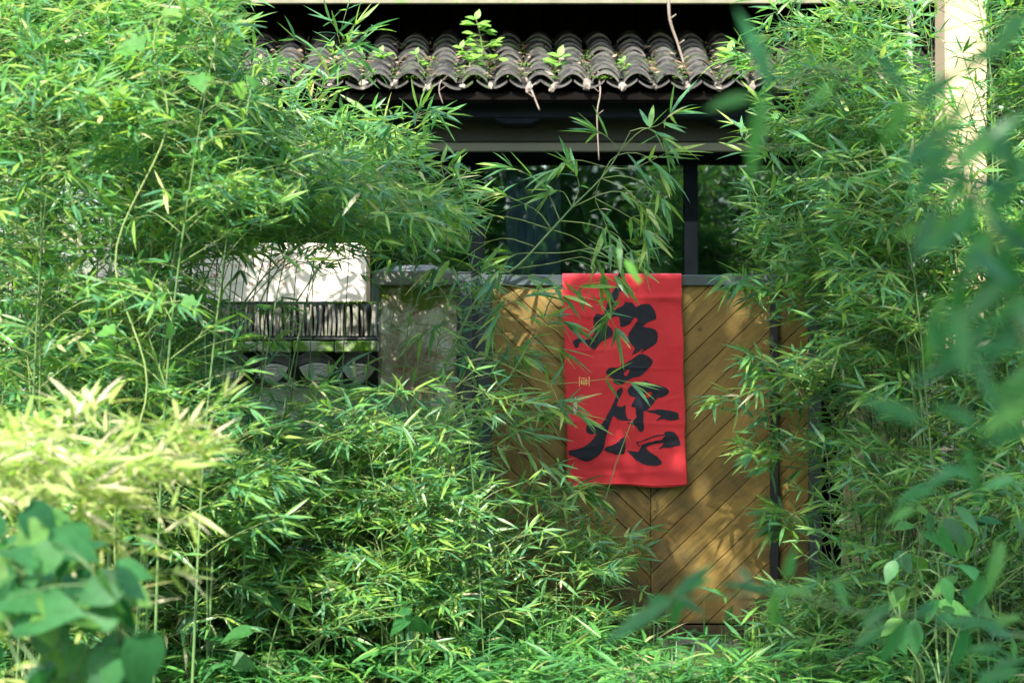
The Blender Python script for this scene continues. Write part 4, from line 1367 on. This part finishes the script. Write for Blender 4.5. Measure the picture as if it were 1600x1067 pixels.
L2 = [(430,640,442,860,30),(280,540,350,610,22),(500,580,540,440,22),(710,580,790,740,28),(850,800,1010,700,24),(1060,760,930,1010,30),(1080,770,1120,930,18),(1340,810,1270,1010,36),(1100,760,1210,690,24),(810,900,1020,780,26),
      (430,640,180,620,16),(430,640,600,655,16),(-40,660,180,590,18),(1180,760,1330,800,24),(1240,790,1500,800,26),(1400,800,1560,870,30),(1440,800,1600,760,26),(1330,720,1420,560,30),(1500,900,1330,930,60),(1450,1000,1620,960,50),(1380,1060,1600,1020,60),
      (1100,250,960,340,30),(1180,160,1010,250,26),(1300,80,1120,190,22),(1380,130,1200,60,20),(1560,120,1400,180,24),(1500,400,1430,680,26),(1560,300,1640,420,30)]
fore_spray("out of focus bamboo spray spreading low before the dark gate edge and pillar foot", [(1660,1010),(1560,985),(1440,960),(1330,955),(1240,925),(1140,930),(1050,935)],
           [(*c9(a, b), *c9(c, d_), w / 2.963 * 2.0) for a, b, c, d_, w in L2] + [(1052,938,945,1012,22),(1052,936,1100,960,18),(1060,935,1050,985,16),(1052,936,1120,880,16),(1010,940,1058,936,14)], 3.6, 0.004)
# blurred yellow-green leaf before the banner top
o = fore_spray("single out of focus yellowish leaf drooping before the banner top", [(1010,395),(995,408),(975,405)], [(975,405,1000,446,26,0),(982,425,1006,442,20,0)], 5.2, 0.002, 'vine')

# ------------------------------------------------------------------ broad-leaved shrubs, leaf by leaf
def heart_leaf(name, mat, pts, fold=0.12):
    """outline as (t along, half width) pairs; two-sided folded blade of unit length"""
    V, F = [], []
    for t, w in pts:
        z = -0.22 * t * t
        V += [(t, -w, z + fold * w), (t, 0, z), (t, w, z + fold * w)]
    for i in range(len(pts) - 1):
        a = 3 * i
        F += [(a, a + 1, a + 4, a + 3), (a + 1, a + 2, a + 5, a + 4)]
    me = me_from(name, V, F, True)
    me.materials.append(mat)
    return me
HEART = [(-0.10, .12), (-0.12, .28), (0.02, .42), (0.2, .47), (0.42, .42), (0.65, .28), (0.85, .11), (1.0, 0.004)]
OVAL = [(0, .01), (0.08, .12), (0.22, .24), (0.42, .29), (0.62, .24), (0.82, .12), (1.0, .005)]
LOBED = [(0, .05), (-0.05, .25), (0.05, .42), (0.22, .38), (0.30, .30), (0.42, .48), (0.58, .40), (0.64, .22), (0.8, .18), (1.0, .01)]
heart = heart_leaf("heart_leaf", M['broad'], HEART); oval_b = heart_leaf("oval_leaf", M['broad'], OVAL)
lobed = heart_leaf("lobed_leaf", M['vine'], LOBED, 0.2); weed = heart_leaf("weed_leaf", M['weed'], OVAL)
def put_leaf(parent, me, base, d, nrm, L, name="leaf"):
    o = link(name, me, None)
    x = Vector(d).normalized(); y = Vector(nrm).cross(x)
    if y.length < 1e-3: y = Vector((1, 0, 0))
    y.normalize(); z = x.cross(y)
    o.parent = parent; o.matrix_parent_inverse = Matrix.Identity(4)
    o.matrix_basis = Matrix.Translation(Vector(base) - Vector(parent.location)) @ Matrix((x, y, z)).transposed().to_4x4() @ Matrix.Diagonal((L, L, L, 1))
    return o
def shrub(label, base, spots, d, L, me, droop=-0.5):
    root = thing("shrub", base, label, "shrub")
    mb = MB()
    base = Vector(base)
    P3 = [(P(x, y, d + random.uniform(-.25, .25)), s) for (x, y, *s) in spots]
    main = []
    for p, _s in P3[::max(2, len(P3) // 7)]:
        b0 = base + Vector((random.gauss(0, .12), random.gauss(0, .06), 0))
        c = curve_pts([b0, b0.lerp(p, .35) + Vector((random.gauss(0, .04), random.gauss(0, .04), .06)), b0.lerp(p, .75) + Vector((random.gauss(0, .05), 0, .05)), p], 14)
        mb.tube(c, [.0055 - .0003 * i for i in range(14)], 6)
        main += c[4:]
    for p, s in P3:
        near = min(main, key=lambda q: (q - p).length)
        if (near - p).length > .004:
            mb.tube(curve_pts([near, near.lerp(p, .5) + Vector((0, 0, .015)), p], 5), [.0022, .002, .0018, .0015, .0012], 4)
        put_leaf(root, me, p, (random.gauss(0, .8), random.uniform(-.8, .5), droop + random.gauss(0, .4)), (random.gauss(0, .6), random.gauss(-.6, .4), 0.9), L * random.uniform(.75, 1.25) * (s[0] if s else 1))
    keep(link("stems", mb.mesh("stems"), M['culm'], kind="stuff"), root)
    return root
sp = [(random.uniform(-30, 215), random.uniform(800, 1075)) for _ in range(85)]
sp = [(x, y) for x, y in sp if y > 790 + max(0, x - 90) * 1.0] + [(85,845,1.2),(20,890,1.5),(70,835),(150,920,1.2),(190,1010,1.3),(110,960,1.3),(40,960,1.3),(220,1000,1.1)]
shrub("broad heart-leaved shrub growing low before the pale sunlit bamboo", P(60, 1300, 4.6), sp, 4.6, 0.10, heart)
sp = [(random.uniform(1395, 1545), random.uniform(785, 970)) for _ in range(34)]
shrub("dark green oval-leaved shrub growing before the pale wall", Vector((XP(1480, 7.6), 7.6, -0.02)), sp, 7.4, 0.115, oval_b)
sp = [(random.uniform(280, 480), random.uniform(900, 1060)) for _ in range(16)] + [(640, 960), (665, 975), (650, 940)]
shrub("small broad-leaved plant among the low bamboo before the wall foot", Vector((XP(420, 8.2), 8.2, -0.02)), sp, 8.1, 0.10, heart)
# lobed vine climbing in the thicket
vr = thing("vine", Vector((XP(200, 7.3), 7.3, 0)), "yellow-green lobed vine leaves climbing through the tall thicket", "vine")
vs_ = [(255,25,1.5),(285,15,1.2),(180,80,1.5),(225,70,1.3),(305,118,1.2),(370,130,1.1),(400,135,.8),(150,140,1.1),(245,160,1.2),(290,55,1.0),(320,120,1.0),(285,470,1.2),(180,515,1.4),(175,540,1.1),(265,505,.9)]
vp = curve_pts([Vector((XP(200, 7.3), 7.3, 0))] + [P(x, y, 7.3) for x, y in ((180,800),(230,600),(180,400),(260,200),(240,60),(300,-40))], 40)
mb = MB(); mb.tube(vp, [0.004] * 40, 5)
for x, y, s in vs_:
    p = P(x, y, 7.25 + random.uniform(-.2, .1))
    near = min(vp, key=lambda q: (q - p).length)
    mb.tube(curve_pts([near, near.lerp(p, .5) + Vector((0, 0, .03)), p], 6), .0018, 4)
    put_leaf(vr, lobed, p, (random.gauss(0, 1), random.uniform(-.5, 0), random.uniform(-.9, .3)), (random.gauss(0, .6), random.uniform(-1.2, -.2), random.uniform(.2, 1)), 0.075 * s * random.uniform(.7, 1.1))
keep(link("stem", mb.mesh("stem"), M['twig']), vr)

# ------------------------------------------------------------------ weeds and dead twigs on the roof
def roof_z(y): return EZ + SL * (y - ED) + 0.09
def weed_plant(px, py_base, py_top, d, n, L, lean, label):
    base = Vector((XP(px, d), d, roof_z(d) - 0.03))
    top = P(px + lean, py_top, d)
    root = thing("roof_weed", base, label, "weed")
    st = curve_pts([base, base.lerp(top, .5) + Vector((0.02, 0, 0)), top], 10)
    mb = MB(); mb.tube(st, [.004 - .0025 * i / 9 for i in range(10)], 5)
    for i in range(n):
        t = random.uniform(0.15, 1.0)
        p = st[int(t * 9)]
        out = Vector((random.gauss(0, 1), random.gauss(0, .7), random.uniform(0, .7))).normalized()
        spread = (1.15 - t) * (top - base).length * 0.45
        q = p + out * random.uniform(0.2, 1) * spread
        mb.tube([p, q], .0013, 4)
        put_leaf(root, weed, q, (out.x, out.y - .3, random.uniform(-.2, .6)), (random.gauss(0, .3), -.7, 1), L * random.uniform(.7, 1.3))
    put_leaf(root, weed, top, (0.3, 0, 1), (0, -1, .3), L); put_leaf(root, weed, top, (-.8, -.2, .3), (0, -.7, .8), L)
    keep(link("stem", mb.mesh("stem"), M['twig']), root)
weed_plant(752, 112, 30, 12.75, 46, 0.075, -8, "tall leafy sapling sprouting from the roof tiles")
weed_plant(735, 118, 75, 12.7, 18, 0.06, -15, "low leafy weed at the foot of the roof sapling")
weed_plant(866, 108, 88, 12.72, 8, 0.085, 8, "short weed with pointed leaves on the tiles beside the sapling")
weed_plant(598, 108, 83, 12.8, 7, 0.06, -4, "small sprout on the roof tiles above the arching bamboo")
weed_plant(648, 105, 84, 12.75, 7, 0.05, 2, "tiny sprout between the roof sapling and the arching bamboo")
weed_plant(515, 90, 72, 13.0, 5, 0.045, 3, "faint shaded sprout high on the roof slope")
weed_plant(1130, 118, 80, 12.7, 14, 0.09, 10, "broad pale weed on the tiles beside the dead branch")
weed_plant(970, 108, 95, 12.7, 8, 0.04, 4, "little weed on the tiles between the sapling and dead branch")
weed_plant(1165, 112, 95, 12.65, 8, 0.06, 4, "weed in the tile trough beyond the broad pale weed")
weed_plant(400, 125, 95, 12.6, 9, 0.05, 4, "weed on the eave tiles beside the tall thicket")
def stick(label, pts, r, d, name="dead_twig"):
    mb = MB()
    pp = curve_pts([P(x, y, dd) for x, y, dd in pts], 16)
    mb.tube(pp, [r * (1 - .4 * i / 15) for i in range(16)], 6)
    o = link(name, mb.mesh(name), M['dry'])
    for i in (5, 10):
        m2 = MB(); q = pp[i]
        m2.tube([q, q + Vector((random.choice((-1, 1)) * .04, -.02, .03))], [r * .6, r * .3], 5)
        link("side_twig", m2.mesh("side_twig"), M['dry'], o)
    return tag(o, label, "twig")
stick("long bare dead branch fallen against the roof tiles", [(1045, -15, 12.7), (1047, 30, 12.72), (1060, 70, 12.75), (1071, 107, 12.75)], 0.012, 12.7, "dead_branch")
stick("short dead twig poking down over the tile edge", [(822, 122, 12.6), (832, 145, 12.46), (843, 172, 12.44)], 0.009, 12.5)
stick("curled dry tendril hanging from the eave tiles", [(706, 122, 12.6), (690, 126, 12.47), (686, 142, 12.45), (692, 162, 12.45)], 0.005, 12.5)
stick("thin dry creeper hanging from the eave above the banner", [(935, 112, 12.6), (938, 145, 12.46), (933, 180, 12.44), (936, 250, 12.42)], 0.006, 12.5)

# ------------------------------------------------------------------ moss on roof, wall and pillar
def moss_patch(name, pts, r, label=None, parent=None):
    LV = Leaves()
    for p in pts:
        for _ in range(9):
            a = random.uniform(0, 6.28)
            LV.add(Vector(p) + Vector((random.gauss(0, r), random.gauss(0, r * .6), random.gauss(0, r * .2))), (math.cos(a), math.sin(a), random.uniform(.3, 1.2)), (0, -.5, 1), random.uniform(.01, .025), random.uniform(.005, .01), .2, random.random())
    o = link(name, LV.mesh(name), M['moss'], kind="stuff")
    if parent is not None: keep(o, parent)
    else: tag(o, label, "moss")
    return o
pts = []
for _ in range(420):
    px = random.uniform(300, 1300); y = ED + random.random() ** 1.6 * 0.9
    pts.append((XP(px, y), y, roof_z(y) - 0.015))
moss_patch("roof_moss", pts, 0.03, "green moss tufts scattered over the dark roof tiles")
LV = Leaves()
for _ in range(900):
    c = random.randrange(cols)
    x = HX0 + 0.12 + (c + 0.5) * period + random.gauss(0, .035); y = ED + random.random() ** 1.3 * 0.75
    a = random.uniform(0, 6.28)
    LV.add((x, y, roof_z(y) - .01 + random.uniform(0, .015) + 2 * abs(random.gauss(0, .004))), (math.cos(a), math.sin(a), random.uniform(-.1, .5)), (random.gauss(0, .6), -.4, 1), random.uniform(.025, .08), random.uniform(.008, .025), random.uniform(-.2, .4), random.uniform(.0, 1))
M['litter'] = leaf_mat("dead_leaf", [(0, (0.10, 0.06, 0.035)), (0.5, (0.2, 0.14, 0.09)), (1, (0.34, 0.27, 0.2))], trans=0.15, rough=0.8, spec=0.1)
tag(link("fallen_leaves", LV.mesh("fallen_leaves"), M['litter'], kind="stuff"), "dry brown fallen leaves caught between the roof tiles", "leaves")
moss_patch("wall_moss", [(XP(random.gauss(540, 18), LW), LW + random.uniform(.06, .2), ZP(473, LW)) for _ in range(60)], 0.012, "bright moss on top of the upright tiles beside the signboard end")

# ------------------------------------------------------------------ undergrowth on the ground
LV = Leaves()
for _ in range(4300):
    x = random.uniform(-3.2, 3.4); y = random.uniform(7.9, 9.75)
    h = abs(random.gauss(0, 0.085)) + 0.015
    if 0.6 < x < 1.3 and y > 8.5 and random.random() < 0.85: continue
    az = random.uniform(0, 6.28)
    for _k in range(3):
        a2 = az + random.gauss(0, .8)
        LV.add((x, y, h), (math.cos(a2), math.sin(a2), random.uniform(-.3, .8)), (random.gauss(0, .4), -.3, 1), random.uniform(.07, .2), random.uniform(.009, .024), random.uniform(0, .4), random.random() ** 1.5)
for _ in range(450):
    x = random.uniform(-3, 3.2); y = random.uniform(8.0, 9.8)
    a2 = random.uniform(0, 6.28)
    LV.add((x, y, -.01), (math.cos(a2) * .5, math.sin(a2) * .5, 1), (math.cos(a2), math.sin(a2), .3), random.uniform(.1, .28), .008, random.uniform(.1, .6), random.random() * .8)
ug = link("undergrowth", LV.mesh("undergrowth"), M['grass'], kind="stuff")
tag(ug, "tangled low grass and fallen bamboo leaves on the ground before the gate", "undergrowth")
def tuft(px, d, n, L, label):
    base = Vector((XP(px, d), d, -0.02))
    root = thing("grass_tuft", base, label, "grass")
    for i in range(n):
        a = random.uniform(0, 6.28)
        leaf_obj(root, base + Vector((random.gauss(0, .01), random.gauss(0, .01), 0)), (math.cos(a) * .55, math.sin(a) * .4, 1), (math.cos(a), math.sin(a) - .3, .5), L * random.uniform(.7, 1.2), .08, random.choice((.24, .36, .48)), 'bamboo_one')
tuft(635, 8.4, 14, 0.42, "tuft of broad grass blades before the foot of the mottled pillar")
tuft(720, 8.7, 12, 0.36, "tuft of arching grass before the gate post foot")
tuft(860, 8.9, 10, 0.26, "grass tuft before the foot of the gate beneath the banner")
tuft(1180, 8.6, 12, 0.25, "grass tuft beside the stone step")

# ------------------------------------------------------------------ trees: unseen ones added overhead to cast shade, others behind the viewer seen in the glass
def tree(name, base, h, crown_c, crown_r, n_clump, label, per=60, ls=0.12, group=None, gap=None, lobes=()):
    base = Vector(base); crown_c = Vector(crown_c)
    root = thing(name, base, label, "tree", group)
    mb = MB(); LV = Leaves()
    fork = base.lerp(crown_c, 0.55); fork.x = base.x + (crown_c.x - base.x) * .3; fork.y = base.y + (crown_c.y - base.y) * .3
    fork.z = h * 0.5
    tr = curve_pts([base, base.lerp(fork, .5) + Vector((.05, .04, 0)), fork], 10)
    mb.tube(tr, [0.17 - 0.006 * i for i in range(10)], 9)
    keep(link("trunk", mb.mesh("trunk"), M['bark']), root)
    lb = MB()
    for k in range(n_clump):
        while True:
            v = Vector((random.uniform(-1, 1), random.uniform(-1, 1), random.uniform(-1, 1)))
            if v.length < 1: break
        c = crown_c + Vector((v.x * crown_r[0], v.y * crown_r[1], v.z * crown_r[2]))
        if k >= n_clump * 0.72 and lobes:
            lc, lr = random.choice(lobes)
            c = Vector((lc[0] + v.x * lr[0], lc[1] + v.y * lr[1], lc[2] + v.z * lr[2]))
        if gap is not None:
            g_ = c - SUN * ((c.y - 10.0) / SUN.y)
            if gap[0] < g_.x < gap[1] and gap[2] < g_.z < gap[3]: continue
        if k % 3 == 0:
            lb.tube(curve_pts([fork, fork.lerp(c, .5) + Vector((random.gauss(0, .15), random.gauss(0, .15), .2)), c], 7), [.07, .055, .045, .035, .025, .018, .01], 6)
        R = random.uniform(.25, .5) * (crown_r[0] / 1.8)
        for _ in range(per):
            d = Vector((random.gauss(0, 1), random.gauss(0, 1), random.gauss(0, .7)))
            p = c + d * R * .55
            LV.add(p, (random.gauss(0, 1), random.gauss(0, 1), random.gauss(-.2, .4)), (random.gauss(0, .4), random.gauss(0, .4), 1), ls * random.uniform(.7, 1.3), ls * random.uniform(.35, .5), .15, random.random())
    keep(link("limbs", lb.mesh("limbs"), M['bark']), root)
    o = keep(link("crown", LV.mesh("crown"), M['tree']), root); o["kind"] = "stuff"
tree("added_shade_tree", (3.4, 3.6, -0.05), 6.6, (-0.55, 4.72, 6.2), (1.2, 1.15, 0.55), 125, "unseen spreading tree added to shade the gate from above", per=60, ls=.15, gap=(0.75, 1.7, -0.1, 0.6), lobes=(((0.75, 3.1, 6.1), (.95, .8, .45)),))  # added shade caster; crown gap and lobe shaped for sun patches and shade
tree("added_shade_tree", (-3.4, -1.6, -0.05), 5.6, (-0.2, -0.2, 5.3), (1.6, 1.3, .6), 70, "unseen tree added overhead to shade the near blurred bamboo branches", per=55, ls=.15)  # added out of view to darken the foreground sprays
for i, (x, y, s) in enumerate(((-4.2, -7, 1.0), (0.3, -9.5, 1.15), (4.6, -6.5, .95), (-1.8, -13, 1.3), (2.6, -13.5, 1.2), (-5.5, -16, 1.5), (0.4, -18, 1.7), (6.0, -16, 1.5))):
    tree("garden_tree", (x, y, -0.05), 5 * s, (x, y, 3.6 * s), (2.4 * s, 1.8 * s, 2.7 * s), 80, "leafy garden tree mirrored in the dark window glass", per=80, ls=.26, group="garden trees mirrored in the windows")
for i, (x, y) in enumerate(((3.98, 13.9), (5.0, 12.9), (4.9, 15.5), (4.2, 16.6))):
    tree("evergreen_tree", (x, y, -0.05), 5.5, (x, y, 3.4), (1.05, .9, 2.4), 110, "dense green tree beyond the cream column", per=60, ls=.13, group="trees beyond the cream column")
print("bamboo leaves", total, "objects", len(bpy.data.objects), "polys", sum(len(o.data.polygons) for o in bpy.data.objects if o.type == 'MESH'))
